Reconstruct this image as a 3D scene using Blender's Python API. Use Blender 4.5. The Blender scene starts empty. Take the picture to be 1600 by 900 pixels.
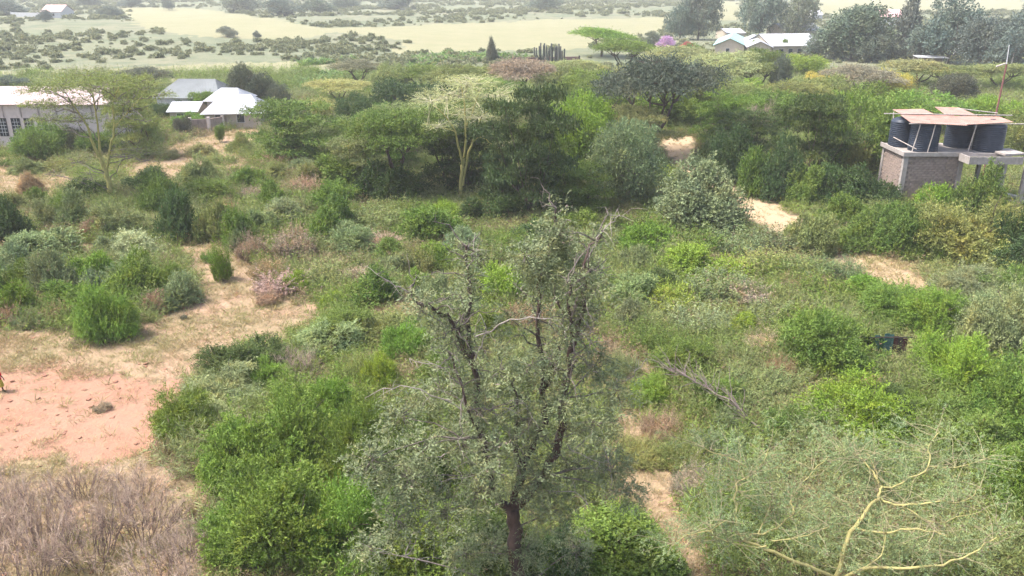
import bpy, math, random
import numpy as np
from mathutils import Vector

# ------------------------------------------------------------------ camera, world, sun, exposure
S = bpy.context.scene
COL = S.collection
R = math.radians
CAM_H, PITCH, F = 20.0, R(20.5), 1300.0          # height, downward tilt, focal length in photo pixels
cam_d = bpy.data.cameras.new('camera'); cam = bpy.data.objects.new('camera', cam_d); COL.objects.link(cam)
cam.location = (0, 0, CAM_H); cam.rotation_euler = (math.pi/2 - PITCH, 0, 0)
cam_d.sensor_width = 36; cam_d.lens = F/1600*36; cam_d.clip_end = 12000; cam_d.clip_start = 0.5
S.camera = cam
SUN_EL, SUN_ROT = R(60), R(268)
w = bpy.data.worlds.new('World'); S.world = w; w.use_nodes = True
nt = w.node_tree; bg = nt.nodes['Background']
sky = nt.nodes.new('ShaderNodeTexSky'); sky.sky_type = 'NISHITA'; sky.sun_disc = False
sky.sun_elevation = SUN_EL; sky.sun_rotation = SUN_ROT; sky.air_density = 1.0; sky.dust_density = 4.0; sky.ozone_density = 1.0
nt.links.new(sky.outputs[0], bg.inputs[0]); bg.inputs[1].default_value = 0.066
sun_d = bpy.data.lights.new('sun', 'SUN'); sun = bpy.data.objects.new('sun', sun_d); COL.objects.link(sun)
sun_d.energy = 1.5; sun_d.angle = R(10); sun_d.color = (1, .95, .87)
sv = Vector((math.cos(SUN_EL)*math.sin(SUN_ROT), math.cos(SUN_EL)*math.cos(SUN_ROT), math.sin(SUN_EL)))
sun.rotation_euler = sv.to_track_quat('Z', 'Y').to_euler(); sun.location = (0, 0, 60)
S.view_settings.view_transform = 'Standard'; S.view_settings.look = 'None'; S.view_settings.gamma = 1
S.view_settings.exposure = 2.55
c = S.cycles
c.use_denoising = True; c.max_bounces = 6; c.diffuse_bounces = 3; c.glossy_bounces = 2; c.transmission_bounces = 4
c.volume_bounces = 1; c.use_adaptive_sampling = True; c.adaptive_threshold = 0.02; c.sample_clamp_indirect = 5
try: c.denoiser = 'OPENIMAGEDENOISE'
except Exception: pass

rng = np.random.default_rng(11)
random.seed(11)
CP, SP = math.cos(PITCH), math.sin(PITCH)

# ------------------------------------------------------------------ measuring helpers
def gz(x, y):
    """ground height"""
    d = np.hypot(x, y)
    a = np.clip((d-15)/60, 0, 1)
    z = a*(0.35*np.sin(x*0.071+1.3)*np.cos(y*0.053) + 0.25*np.sin(x*0.031-y*0.047))
    z = z + np.clip((d-150)/300, 0, 1)*1.2*np.sin(x*0.012+.5)*np.sin(y*0.013)
    return z + np.clip((d-1300)/3000, 0, 1)**2*260
def ray(px, py):
    u, v = (px-800)/F, (py-450)/F
    return np.array([u, CP - v*SP, -SP - v*CP])
def at(px, py, z=None):
    """where the sight line of a photo pixel meets the ground (or height z)"""
    r = ray(px, py); zz = 0.0 if z is None else z
    for _ in range(6):
        t = (CAM_H - zz)/-r[2]; p = r*t
        if z is None: zz = float(gz(p[0], p[1]))
    return np.array([p[0], p[1], zz])
def depth(p): return p[1]*CP + (CAM_H-p[2])*SP
def on_plane(px, py, Y):
    r = ray(px, py); t = Y/r[1]
    return np.array([r[0]*t, Y, CAM_H + r[2]*t])

# ------------------------------------------------------------------ mesh helpers
class MB:
    """collects quads as numpy blocks, then links them as ONE mesh object"""
    def __init__(s): s.V, s.Q, s.A, s.M, s.n = [], [], [], [], 0
    def add(s, V, Q, var=.5, mat=0):
        V = np.asarray(V, float).reshape(-1, 3); Q = np.asarray(Q, int).reshape(-1, 4)
        s.V.append(V); s.Q.append(Q + s.n); s.n += len(V)
        s.A.append(np.broadcast_to(np.asarray(var, float), (len(Q),)).copy()); s.M.append(np.full(len(Q), mat, int))
        return s
    def box(s, lo, hi, mat=0, var=.5, skew=None):
        x0, y0, z0 = lo; x1, y1, z1 = hi
        V = [(x0,y0,z0),(x1,y0,z0),(x1,y1,z0),(x0,y1,z0),(x0,y0,z1),(x1,y0,z1),(x1,y1,z1),(x0,y1,z1)]
        return s.add(V, [(0,3,2,1),(4,5,6,7),(0,1,5,4),(1,2,6,5),(2,3,7,6),(3,0,4,7)], var, mat)
    def hexa(s, V8, mat=0, var=.5):
        return s.add(V8, [(0,3,2,1),(4,5,6,7),(0,1,5,4),(1,2,6,5),(2,3,7,6),(3,0,4,7)], var, mat)
    def tube(s, P, rad, k=6, mat=0, var=.5, cap=True):
        P = np.asarray(P, float); n = len(P); rad = np.broadcast_to(np.asarray(rad, float), (n,))
        T = np.gradient(P, axis=0); T /= np.linalg.norm(T, axis=1)[:, None] + 1e-9
        ref = np.array([1., 0, 0]) if abs(T[:, 0]).mean() < .8 else np.array([0, 1., 0])
        A = np.cross(T, ref); A /= np.linalg.norm(A, axis=1)[:, None] + 1e-9
        B = np.cross(T, A)
        th = np.arange(k)*2*math.pi/k
        V = (P[:, None] + rad[:, None, None]*(np.cos(th)[None, :, None]*A[:, None] + np.sin(th)[None, :, None]*B[:, None])).reshape(-1, 3)
        i, j = np.meshgrid(np.arange(n-1), np.arange(k), indexing='ij'); j2 = (j+1) % k
        Q = np.stack([i*k+j, i*k+j2, (i+1)*k+j2, (i+1)*k+j], -1).reshape(-1, 4)
        s.add(V, Q, var, mat)
        if cap and k == 6 or cap and k == 8:
            o = s.n - len(V)
            for b in (0, (n-1)*k):
                for q in range(0, k-2, 2):
                    s.Q.append(np.array([[o+b, o+b+q+1, o+b+q+2, o+b+(q+3) % k]])); s.A.append(np.array([float(np.mean(var))])); s.M.append(np.array([mat]))
        return s
    def build(s, name, mats, parent=None, smooth=False):
        me = bpy.data.meshes.new(name)
        V = np.concatenate(s.V); Q = np.concatenate(s.Q)
        me.vertices.add(len(V)); me.vertices.foreach_set('co', V.astype(np.float32).ravel())
        me.loops.add(len(Q)*4); me.loops.foreach_set('vertex_index', Q.astype(np.int32).ravel())
        me.polygons.add(len(Q)); me.polygons.foreach_set('loop_start', np.arange(len(Q), dtype=np.int32)*4)
        a = me.attributes.new('var', 'FLOAT', 'FACE'); a.data.foreach_set('value', np.concatenate(s.A).astype(np.float32))
        me.polygons.foreach_set('material_index', np.concatenate(s.M).astype(np.int32))
        me.polygons.foreach_set('use_smooth', np.full(len(Q), smooth))
        for m in (mats if isinstance(mats, (list, tuple)) else [mats]): me.materials.append(m)
        me.update(calc_edges=True)
        return link(name, me, parent)
def link(name, me, parent=None):
    o = bpy.data.objects.new(name, me); COL.objects.link(o)
    if parent is not None: o.parent = parent
    return o
def tag(o, label=None, cat=None, group=None, kind=None):
    if label: o['label'] = label
    if cat: o['category'] = cat
    if group: o['group'] = group
    if kind: o['kind'] = kind
    return o
def thing(name, label, cat, loc=(0, 0, 0), rz=0, group=None):
    o = bpy.data.objects.new(name, None); COL.objects.link(o); o.empty_display_size = .3
    o.location = loc; o.rotation_euler = (0, 0, rz)
    return tag(o, label, cat, group)
def unit(v): return v/(np.linalg.norm(v, axis=-1, keepdims=True) + 1e-9)

# ------------------------------------------------------------------ materials
def new_mat(name):
    m = bpy.data.materials.new(name); m.use_nodes = True
    t = m.node_tree; b = t.nodes['Principled BSDF']
    b.inputs['Roughness'].default_value = .8; b.inputs['Specular IOR Level'].default_value = .2
    return m, t, b
def N(t, typ, **kw):
    n = t.nodes.new(typ)
    for k, v in kw.items(): setattr(n, k, v)
    return n
def mixc(t, fac, a, b, blend='MIX'):
    n = t.nodes.new('ShaderNodeMix'); n.data_type = 'RGBA'; n.blend_type = blend
    for s, v in ((0, fac), (6, a), (7, b)):
        if isinstance(v, bpy.types.NodeSocket): t.links.new(v, n.inputs[s])
        else: n.inputs[s].default_value = v if s == 0 else (*v, 1)
    return n.outputs[2]
def ramp(t, val, stops):
    n = t.nodes.new('ShaderNodeValToRGB'); el = n.color_ramp.elements
    while len(el) < len(stops): el.new(.5)
    for e, (p, cc) in zip(el, stops): e.position = p; e.color = (*cc, 1) if len(cc) == 3 else cc
    t.links.new(val, n.inputs[0]); return n.outputs[0]
def math_n(t, op, a, b=0.0, clamp=False):
    n = t.nodes.new('ShaderNodeMath'); n.operation = op; n.use_clamp = clamp
    for s, v in ((0, a), (1, b)):
        if isinstance(v, bpy.types.NodeSocket): t.links.new(v, n.inputs[s])
        else: n.inputs[s].default_value = v
    return n.outputs[0]
def noise(t, scale, detail=4, vec=None, rough=.6):
    n = t.nodes.new('ShaderNodeTexNoise'); n.inputs['Scale'].default_value = scale; n.inputs['Detail'].default_value = detail
    n.inputs['Roughness'].default_value = rough
    if vec is not None: t.links.new(vec, n.inputs['Vector'])
    return n.outputs[0]
def leaf_mat(name, trans=.35, dry=.06, drycol=(.22, .15, .09), lo=.45, hi=1.65, fixed=None, loc_patch=None):
    """leaf colour = the plant's own colour, varied leaf by leaf, some leaves dry"""
    m, t, b = new_mat(name)
    oi = N(t, 'ShaderNodeObjectInfo'); at_ = N(t, 'ShaderNodeAttribute', attribute_name='var')
    var = at_.outputs['Fac']
    g = math_n(t, 'MULTIPLY_ADD', var, hi-lo); t.nodes[-1].inputs[2].default_value = lo
    base = oi.outputs['Color']
    if fixed:
        base = mixc(t, oi.outputs['Random'], fixed[0], fixed[1])
        if loc_patch:
            nz = noise(t, loc_patch[0], 3, oi.outputs['Location'])
            base = mixc(t, ramp(t, nz, [(.42, (0,0,0)), (.62, (1,1,1))]), base, loc_patch[1])
    comb = N(t, 'ShaderNodeCombineColor')
    for i, k in enumerate((.98, 1.0, .92)):
        s = math_n(t, 'MULTIPLY', g, k); t.links.new(s, comb.inputs[i])
    colr = mixc(t, 1.0, base, comb.outputs[0], 'MULTIPLY')
    tco = N(t, 'ShaderNodeTexCoord'); vn = noise(t, 2.3, 3, tco.outputs['Object'])      # yellowed, fresh and dusty shoots in one plant
    colr = mixc(t, ramp(t, vn, [(.3, (.7, .7, .7)), (.48, (0, 0, 0))]), colr, mixc(t, 1.0, colr, (1.45, 1.12, .8), 'MULTIPLY'))
    colr = mixc(t, ramp(t, vn, [(.54, (0, 0, 0)), (.72, (.75, .75, .75))]), colr, mixc(t, 1.0, colr, (.72, .86, 1.05), 'MULTIPLY'))
    isdry = math_n(t, 'GREATER_THAN', var, 1-dry)
    colr = mixc(t, isdry, colr, drycol)
    t.links.new(colr, b.inputs['Base Color']); b.inputs['Roughness'].default_value = .55
    tr = N(t, 'ShaderNodeBsdfTranslucent'); t.links.new(mixc(t, .35, colr, (.35, .45, .05), 'MIX') if False else colr, tr.inputs[0])
    mx = N(t, 'ShaderNodeMixShader'); mx.inputs[0].default_value = trans
    t.links.new(b.outputs[0], mx.inputs[1]); t.links.new(tr.outputs[0], mx.inputs[2])
    t.links.new(mx.outputs[0], t.nodes['Material Output'].inputs[0])
    return m
def bark_mat(name, a, b_, scale=9):
    m, t, b = new_mat(name)
    tc = N(t, 'ShaderNodeTexCoord'); mp = N(t, 'ShaderNodeMapping'); mp.inputs['Scale'].default_value = (1, 1, .25)
    t.links.new(tc.outputs['Object'], mp.inputs[0])
    nz = noise(t, scale, 6, mp.outputs[0], .7)
    t.links.new(mixc(t, ramp(t, nz, [(.35, (0,0,0)), (.65, (1,1,1))]), a, b_), b.inputs['Base Color'])
    bp = N(t, 'ShaderNodeBump'); bp.inputs['Strength'].default_value = .5; bp.inputs['Distance'].default_value = .03
    t.links.new(nz, bp.inputs['Height']); t.links.new(bp.outputs[0], b.inputs['Normal'])
    return m
def plain(name, a, b_=None, scale=2.0, rough=.8, bump=0, metal=0, stain=None):
    m, t, b = new_mat(name); b.inputs['Roughness'].default_value = rough; b.inputs['Metallic'].default_value = metal
    b_ = b_ or tuple(x*.75 for x in a)
    tc = N(t, 'ShaderNodeTexCoord')
    nz = noise(t, scale, 6, tc.outputs['Object'], .65)
    colr = mixc(t, ramp(t, nz, [(.38, (0,0,0)), (.66, (1,1,1))]), a, b_)
    if stain:
        mp = N(t, 'ShaderNodeMapping'); mp.inputs['Scale'].default_value = (1, 1, .18); t.links.new(tc.outputs['Object'], mp.inputs[0])
        colr = mixc(t, ramp(t, noise(t, 1.6, 5, mp.outputs[0]), [(.52, (0,0,0)), (.75, (.8,.8,.8))]), colr, stain)
    t.links.new(colr, b.inputs['Base Color'])
    if bump:
        bp = N(t, 'ShaderNodeBump'); bp.inputs['Strength'].default_value = bump; bp.inputs['Distance'].default_value = .02
        t.links.new(noise(t, scale*6, 5, tc.outputs['Object']), bp.inputs['Height']); t.links.new(bp.outputs[0], b.inputs['Normal'])
    return m
LEAF = leaf_mat('leaf', .3, .05)
LEAFD = leaf_mat('leaf_scrub', .3, .13, (.24, .16, .11))
FAR = leaf_mat('leaf_far', .2, .03, lo=.75, hi=1.3)
WAX = leaf_mat('leaf_glossy', .25, .02, lo=.5, hi=1.6)
BARK = bark_mat('bark_brown', (.13, .09, .075), (.06, .045, .04))
BARKG = bark_mat('bark_grey', (.2, .17, .15), (.09, .075, .065))
BARKY = bark_mat('bark_yellow', (.46, .4, .14), (.3, .27, .1))
DEAD = bark_mat('dead_wood', (.36, .32, .29), (.2, .165, .145))
TWIG = bark_mat('dry_twig', (.54, .42, .33), (.38, .285, .225))

# ------------------------------------------------------------------ foliage generators
UPV = np.array([0, 0, 1.])
def sprays(mb, O, D, L, M, ll, lw, droop=.15, upbias=.8, var=None, mat=0, start=.1, spread=.9):
    """each spray is a short shoot with leaflets along both sides"""
    n = len(O); D = unit(D); L = np.broadcast_to(np.asarray(L, float), (n,))
    t = np.linspace(start, 1, M)[None, :] + rng.uniform(-.4, .4, (n, M))/M
    P = O[:, None] + D[:, None]*(L[:, None]*t)[..., None]; P[..., 2] -= droop*L[:, None]*t*t
    perp = unit(np.cross(D, UPV + rng.normal(0, .5, (n, 3))))
    side = np.where((np.arange(M) % 2) == 0, 1., -1.)[None, :, None]
    ld = unit(.65*D[:, None] + spread*side*perp[:, None] + rng.normal(0, .35, (n, M, 3)))
    nr = unit(UPV*upbias + rng.normal(0, .6, (n, M, 3)))
    wd = unit(np.cross(ld, nr))
    k = ll*rng.uniform(.6, 1.3, (n, M, 1)); wv = wd*(lw*rng.uniform(.7, 1.3, (n, M, 1)))
    mid = P + ld*k*.5
    V = np.stack([P, mid + wv, P + ld*k, mid - wv], 2).reshape(-1, 3)
    Q = np.arange(n*M*4).reshape(-1, 4)
    sv_ = rng.uniform(0, 1, n) if var is None else var
    a = np.clip(.62*sv_[:, None] + .38*rng.uniform(0, 1, (n, M)), 0, 1).ravel()
    mb.add(V, Q, a, mat)
def sphere_dirs(n, zmin=-1.):
    z = rng.uniform(zmin, 1, n); a = rng.uniform(0, 2*math.pi, n); r = np.sqrt(np.maximum(0, 1-z*z))
    return np.stack([r*np.cos(a), r*np.sin(a), z], 1)
def curve(a, b, bow=.15, n=5, jit=.03):
    a = np.asarray(a, float); b = np.asarray(b, float); t = np.linspace(0, 1, n)[:, None]
    L = np.linalg.norm(b-a)
    m = (a+b)/2 + np.array([0, 0, bow*L]) + rng.normal(0, jit, 3)*L
    P = (1-t)**2*a + 2*t*(1-t)*m + t*t*b
    P[1:-1] += rng.normal(0, jit*L*.35, (n-2, 3))
    return P

def shrub(kind, lobes=16, ns=700, M=9, ll=.11, lw=.028, L=.26, seed=0, stems=10):
    """a dome of unit radius and unit height made of foliage lobes with gaps between them"""
    f, st = MB(), MB()
    d = sphere_dirs(lobes, .0); d[:, 2] = np.abs(d[:, 2])
    rad = rng.uniform(.35, .9, lobes)
    Cn = d*rad[:, None]; Cn[:, 2] = np.clip(Cn[:, 2]*rng.uniform(.75, 1.05, lobes), .12, .8)
    rl = rng.uniform(.15, .36, lobes)
    if kind == 'wand':                                   # upright leafy shoots from the base
        a = rng.uniform(0, 2*math.pi, ns); rr = np.sqrt(rng.uniform(0, 1, ns))*.8
        hmap = np.clip((1 - .6*rr**2 + .25*np.sin(3*a + rr*5 + seed) + .2*np.sin(7*a - rr*9))*rng.uniform(.45, 1.25, ns), .15, 2)
        O = np.stack([rr*np.cos(a), rr*np.sin(a), rng.uniform(.0, .55, ns)*hmap], 1)
        D = np.stack([.45*np.cos(a)*rr, .45*np.sin(a)*rr, np.ones(ns)], 1) + rng.normal(0, .36, (ns, 3))
        sprays(f, O, D, L*rng.uniform(.7, 1.5, ns)*hmap, M, ll, lw, .1, .5)
    else:
        li = rng.choice(lobes, ns, p=rl**2/np.sum(rl**2)); u = sphere_dirs(ns, -.55)
        O = Cn[li] + u*(rl[li]*rng.uniform(.25, 1, ns)**.5)[:, None]
        out = unit(Cn[li]*np.array([1, 1, .3]))
        if kind == 'flat':
            O[:, 2] = Cn[li][:, 2] + u[:, 2]*rl[li]*.28
            D = u*np.array([1, 1, .15]) + .6*out + rng.normal(0, .2, (ns, 3)) + UPV*.1
        else:
            D = .6*u + .4*out + UPV*.3 + rng.normal(0, .3, (ns, 3))
        O[:, 2] = np.maximum(O[:, 2], .03)
        lv = rng.uniform(0, 1, lobes)
        sprays(f, O, D, L*rng.uniform(.6, 1.3, ns), M, ll, lw, .2, .9, np.clip(.45*lv[li] + .55*rng.uniform(0, 1, ns), 0, 1))
        k = ns//9; i_ = rng.choice(ns, k)                    # longer plumes that break the outline
        sprays(f, O[i_], unit(D[i_]) + UPV*.25 + rng.normal(0, .2, (k, 3)), L*rng.uniform(1.3, 2.3, k), int(M*1.6), ll, lw, .3, .9)
        # a thin skirt near the ground so that the plant is not a floating ball
        k = ns//7; a = rng.uniform(0, 2*math.pi, k); rr = rng.uniform(.35, .85, k)
        O = np.stack([rr*np.cos(a), rr*np.sin(a), rng.uniform(.02, .3, k)], 1)
        sprays(f, O, np.stack([np.cos(a), np.sin(a), rng.uniform(.2, 1.2, k)], 1), L, M, ll, lw, .2, .9)
    for i in range(stems):
        e = Cn[i % lobes]; b = np.array([*rng.normal(0, .07, 2), -.06])
        st.tube(curve(b, e*np.array([.85, .85, .85]), .12, 6, .06), np.linspace(.028, .007, 6), 5, cap=False)
        for _ in range(2):
            e2 = e + rng.normal(0, .18, 3); e2[2] = abs(e2[2])
            st.tube(curve(e*.6, e2, .05, 4, .06), np.linspace(.012, .004, 4), 4, cap=False)
    return f, st

def twiggy(n0=40, height=1.0, spread=.8, lean=.5, r0=.012, levels=3, kids=4):
    """bare dry shrub: branching twigs only"""
    mb, big = MB(), MB()
    def grow(p, d, L, r, lev):
        q = curve(p, p + d*L, .06, 4 if lev else 3, .08)
        (big if lev >= levels-1 else mb).tube(q, np.linspace(r, r*.45, len(q)), 4 if lev > 1 else 3, var=rng.uniform(), cap=False)
        if lev == 0: return
        for _ in range(kids):
            t = rng.uniform(.35, 1); i = min(int(t*(len(q)-1)), len(q)-2)
            s = q[i] + (q[i+1]-q[i])*(t*(len(q)-1)-i)
            nd = unit(d + rng.normal(0, .55, 3) + UPV*.2)
            grow(s, nd, L*rng.uniform(.4, .62), r*.5, lev-1)
    for _ in range(n0):
        a = rng.uniform(0, 2*math.pi); rr = math.sqrt(rng.uniform())*spread
        d = unit(np.array([lean*math.cos(a)*rr, lean*math.sin(a)*rr, 1]) + rng.normal(0, .18, 3))
        grow(np.array([rr*.5*math.cos(a), rr*.5*math.sin(a), -.04]), d, height*rng.uniform(.45, .7), r0, levels)
    return mb, big

def plates_tree(zs, plates=16, ns=900, M=10, ll=.07, lw=.02, forks=4, fork_z=.25, r0=.04, env='flat', L=.2, lean=.05, thick=.06, trunkM=0):
    """umbrella or layered thorn tree, radius 1 and height 1: flat plates of fine leaves carried on spreading limbs"""
    f, tr = MB(), MB()
    a = rng.uniform(0, 2*math.pi) + np.arange(plates)*2.4 + rng.normal(0, .2, plates)
    q = np.sqrt((np.arange(plates)+.5)/plates)
    z = zs[0] + (zs[1]-zs[0])*rng.uniform(0, 1, plates)
    if env == 'flat': rr = q*.78; z = zs[1] - (zs[1]-zs[0])*(rr**2*.8 + rng.uniform(0, .35, plates))
    elif env == 'cone': z = zs[0] + (zs[1]-zs[0])*(np.arange(plates)+.5)/plates; rr = np.clip((1.08-z), .08, .8)**.75*rng.uniform(.45, 1, plates)
    else: z = zs[0] + (zs[1]-zs[0])*(np.arange(plates)+.5)/plates; tt = (z-zs[0])/(zs[1]-zs[0]); rr = np.sqrt(np.clip(1-(tt*1.35-.6)**2, .05, 1))*rng.uniform(.35, .85, plates)
    Cn = np.stack([rr*np.cos(a), rr*np.sin(a), z], 1)
    pr = rng.uniform(.24, .42, plates)*(1.3 if env == 'dome' else 1)
    li = rng.choice(plates, ns, p=pr**2/np.sum(pr**2)); th = rng.uniform(0, 2*math.pi, ns); d = np.sqrt(rng.uniform(0, 1, ns))
    O = Cn[li] + np.stack([np.cos(th)*d*pr[li], np.sin(th)*d*pr[li], rng.normal(0, thick*.35, ns) - d*d*thick*.8], 1)
    D = np.stack([np.cos(th), np.sin(th), rng.normal(.12, .18, ns)], 1) + rng.normal(0, .3, (ns, 3))*np.array([1, 1, .35])
    lv = rng.uniform(0, 1, plates)
    sprays(f, O, D, L*rng.uniform(.6, 1.3, ns), M, ll, lw, .12, 1.1, np.clip(.4*lv[li]+.6*rng.uniform(0, 1, ns), 0, 1))
    fp = np.array([lean*rng.normal(), lean*rng.normal(), fork_z])
    tr.tube(curve((0, 0, -.04), fp, .0, 5, .05), np.linspace(r0*1.25, r0*.9, 5), 8)
    fe = []
    for k in range(forks):
        ang = 2*math.pi*k/forks + rng.uniform(-.4, .4)
        e = fp + np.array([.34*math.cos(ang), .34*math.sin(ang), (zs[0]-fork_z)*.62 + .08]); fe.append(e)
        tr.tube(curve(fp, e, -.12, 6, .06), np.linspace(r0*.7, r0*.38, 6), 6)
    for p_ in Cn:
        k = int(np.argmin([np.linalg.norm(p_-e) for e in fe])); e = fe[k]
        tr.tube(curve(e, p_ - UPV*.02, -.08, 5, .06), np.linspace(r0*.34, r0*.1, 5), 5, cap=False)
        for _ in range(4):
            th_ = rng.uniform(0, 6.3); e2 = p_ + np.array([.25*math.cos(th_), .25*math.sin(th_), rng.normal(0, .02)])
            tr.tube(curve(p_ - UPV*.02, e2, .04, 4, .05), np.linspace(r0*.12, r0*.04, 4), 4, cap=False)
    return f, tr

def lobed_tree(lobes=22, ns=1000, M=8, ll=.08, lw=.03, zc=.6, rz=.4, rxy=.75, L=.2, droop=.2, r0=.035, cone=False, upb=.8):
    """round, conical or hanging crown, radius 1 and height 1, on a tapered trunk with limbs"""
    f, tr = MB(), MB()
    u = sphere_dirs(lobes); rad = rng.uniform(.5, 1, lobes)**.6
    if cone:
        z = np.linspace(.08, .97, lobes); a = np.arange(lobes)*2.4; rr = (1.05-z)*rng.uniform(.35, .7, lobes)
        Cn = np.stack([rr*np.cos(a), rr*np.sin(a), z], 1); rl = (.16 + .3*(1-z))
    else:
        Cn = u*rad[:, None]*np.array([rxy, rxy, rz]) + UPV*zc; rl = rng.uniform(.18, .34, lobes)
    li = rng.choice(lobes, ns, p=rl**2/np.sum(rl**2)); v = sphere_dirs(ns, -.7)
    sq = np.array([1, 1, min(1, rz/rxy*1.1)])
    O = Cn[li] + v*sq*(rl[li]*rng.uniform(.2, 1, ns)**.5)[:, None]
    D = .7*v + UPV*.2 + rng.normal(0, .3, (ns, 3))
    if cone: D += UPV*.5
    lv = rng.uniform(0, 1, lobes)
    sprays(f, O, D, L*rng.uniform(.6, 1.3, ns), M, ll, lw, droop, upb, np.clip(.45*lv[li]+.55*rng.uniform(0, 1, ns), 0, 1))
    top = np.array([0, 0, zc if not cone else .95])
    P = curve((0, 0, -.03), top, 0, 7, .04); tr.tube(P, np.linspace(r0*1.3, r0*.45, 7), 6)
    for k, cn in enumerate(Cn):
        i = 2 + k % 4
        tr.tube(curve(P[i] if not cone else np.array([0, 0, max(.02, cn[2]-.05)]), cn, .05, 5, .06), np.linspace(r0*.4, r0*.08, 5), 5, cap=False)
    return f, tr

def fever(ns=800, M=9, ll=.05, lw=.012, L=.16, stems=2, bare=False, width=1.0):
    """thin yellow-barked thorn tree with rising limbs, radius 1 and height 1"""
    f, tr = MB(), MB(); tips = []
    def grow(p, d, Ln, r, lev):
        e = p + d*Ln; q = curve(p, e, .05, 5, .06); tr.tube(q, np.linspace(r, r*.6, 5), 6 if lev > 2 else 4, cap=False)
        if lev == 0: tips.append((q[-1], unit(q[-1]-q[-2]))); return
        for k in range(3 if lev > 1 else 4):
            nd = unit(d*np.array([1, 1, .8]) + rng.normal(0, .5, 3)*np.array([1.5*width, 1.5*width, .42]) + UPV*.08)
            t = rng.uniform(.55, 1); s = q[min(4, int(t*5))]
            grow(s, nd, Ln*rng.uniform(.58, .8), r*.58, lev-1)
    for s in range(stems):
        a = s*2*math.pi/stems + .4
        grow(np.array([.02*math.cos(a), .02*math.sin(a), -.03]), unit(np.array([.12*math.cos(a), .12*math.sin(a), 1])), .4, .02, 4)
    T = np.array([t[0] for t in tips]); Dn = np.array([t[1] for t in tips])
    i = rng.integers(0, len(T), ns)
    sprays(f, T[i] - Dn[i]*rng.uniform(0, .12, (ns, 1)) + rng.normal(0, .03, (ns, 3))*np.array([1.6, 1.6, .6]), Dn[i]*np.array([1, 1, .4]) + rng.normal(0, .6, (ns, 3))*np.array([1, 1, .35]), L*rng.uniform(.5, 1.2, ns), M, ll, lw, .1, 1.0)
    return f, tr

def norm_proto(f, tr):
    """scale crown and trunk together so that the plant is 1 high and about 1 in radius"""
    V = np.concatenate(f.V + tr.V if tr.V else f.V)
    h = np.percentile(V[:, 2], 99.7); r = np.percentile(np.hypot(V[:, 0], V[:, 1]), 97)
    k = np.array([1/r, 1/r, 1/h])
    for b in (f, tr): b.V = [v*k for v in b.V]

DSTEM = bark_mat('dry_stem', (.27, .195, .165), (.16, .115, .1))
PROTO = {}
def proto(key, variants, gen, leaf, bark, names):
    out = []
    for i in range(variants):
        f, tr = gen(i); norm_proto(f, tr)
        fm = f.build(names[0], leaf).data
        tm = tr.build(names[1], bark, smooth=True).data if tr.V else None
        out.append((fm, tm))
    for o in [o for o in COL.objects if o.type == 'MESH' and o.data in [m for p in out for m in p]]: bpy.data.objects.remove(o)
    PROTO[key] = (out, names)

FS = ('foliage', 'stems'); CT = ('crown', 'trunk')
proto('thorn', 4, lambda i: shrub('dome', 15, 1400, 9, .075, .016, .24, i), LEAFD, BARKG, FS)
proto('leafy', 3, lambda i: shrub('dome', 20, 2600, 7, .05, .018, .16, i), WAX, BARK, FS)
proto('weedy', 4, lambda i: shrub('wand', 12, 620, 14, .075, .017, .5, i), LEAFD, BARKG, FS)
proto('spread', 3, lambda i: shrub('flat', 16, 1400, 10, .07, .015, .26, i), LEAF, BARK, FS)
proto('near_thorn', 3, lambda i: shrub('dome', 22, 2700, 13, .05, .010, .24, i, 16), LEAF, BARK, FS)
proto('near_spread', 2, lambda i: shrub('flat', 22, 2700, 14, .05, .010, .28, i, 16), LEAF, BARK, FS)
proto('near_leafy', 2, lambda i: shrub('dome', 26, 3900, 8, .042, .015, .16, i, 14), WAX, BARK, FS)
proto('near_weedy', 2, lambda i: shrub('wand', 16, 1500, 18, .045, .010, .5, i, 12), LEAFD, BARKG, FS)
proto('umbrella', 4, lambda i: plates_tree((.6, .97), 20, 2500, 11, .036, .009, 4, .22, thick=.05), LEAF, BARK, CT)
proto('layered', 3, lambda i: plates_tree((.08, .97), 14, 3200, 10, .04, .011, 3, .1, .035, 'dome', .16, thick=.02), LEAF, BARK, CT)
proto('round_tree', 4, lambda i: lobed_tree(22, 2800, 9, .045, .013, .55, .42, .75, .2), LEAF, BARK, CT)
proto('hang', 3, lambda i: lobed_tree(26, 2300, 10, .06, .009, .58, .42, .7, .24, .7), LEAF, BARKG, CT)
proto('conifer', 2, lambda i: lobed_tree(26, 900, 8, .1, .02, .5, .5, .6, .2, -.1, .03, True), FAR, BARK, CT)
proto('far_tree', 4, lambda i: lobed_tree(24, 1700, 7, .055, .018, .56, .42, .74, .18), FAR, BARKG, CT)
def bare(n0, hgt, lean, lv=3, kids=4):
    def g(i): return twiggy(n0, hgt, .9, lean, .0095, lv, kids)
    return g
proto('dry', 3, bare(40, 1, .9), TWIG, DSTEM, ('twigs', 'stems'))
proto('far_scrub', 3, lambda i: (shrub('dome', 9, 170, 6, .22, .07, .3, i, 0)[0], MB()), FAR, None, FS)

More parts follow.
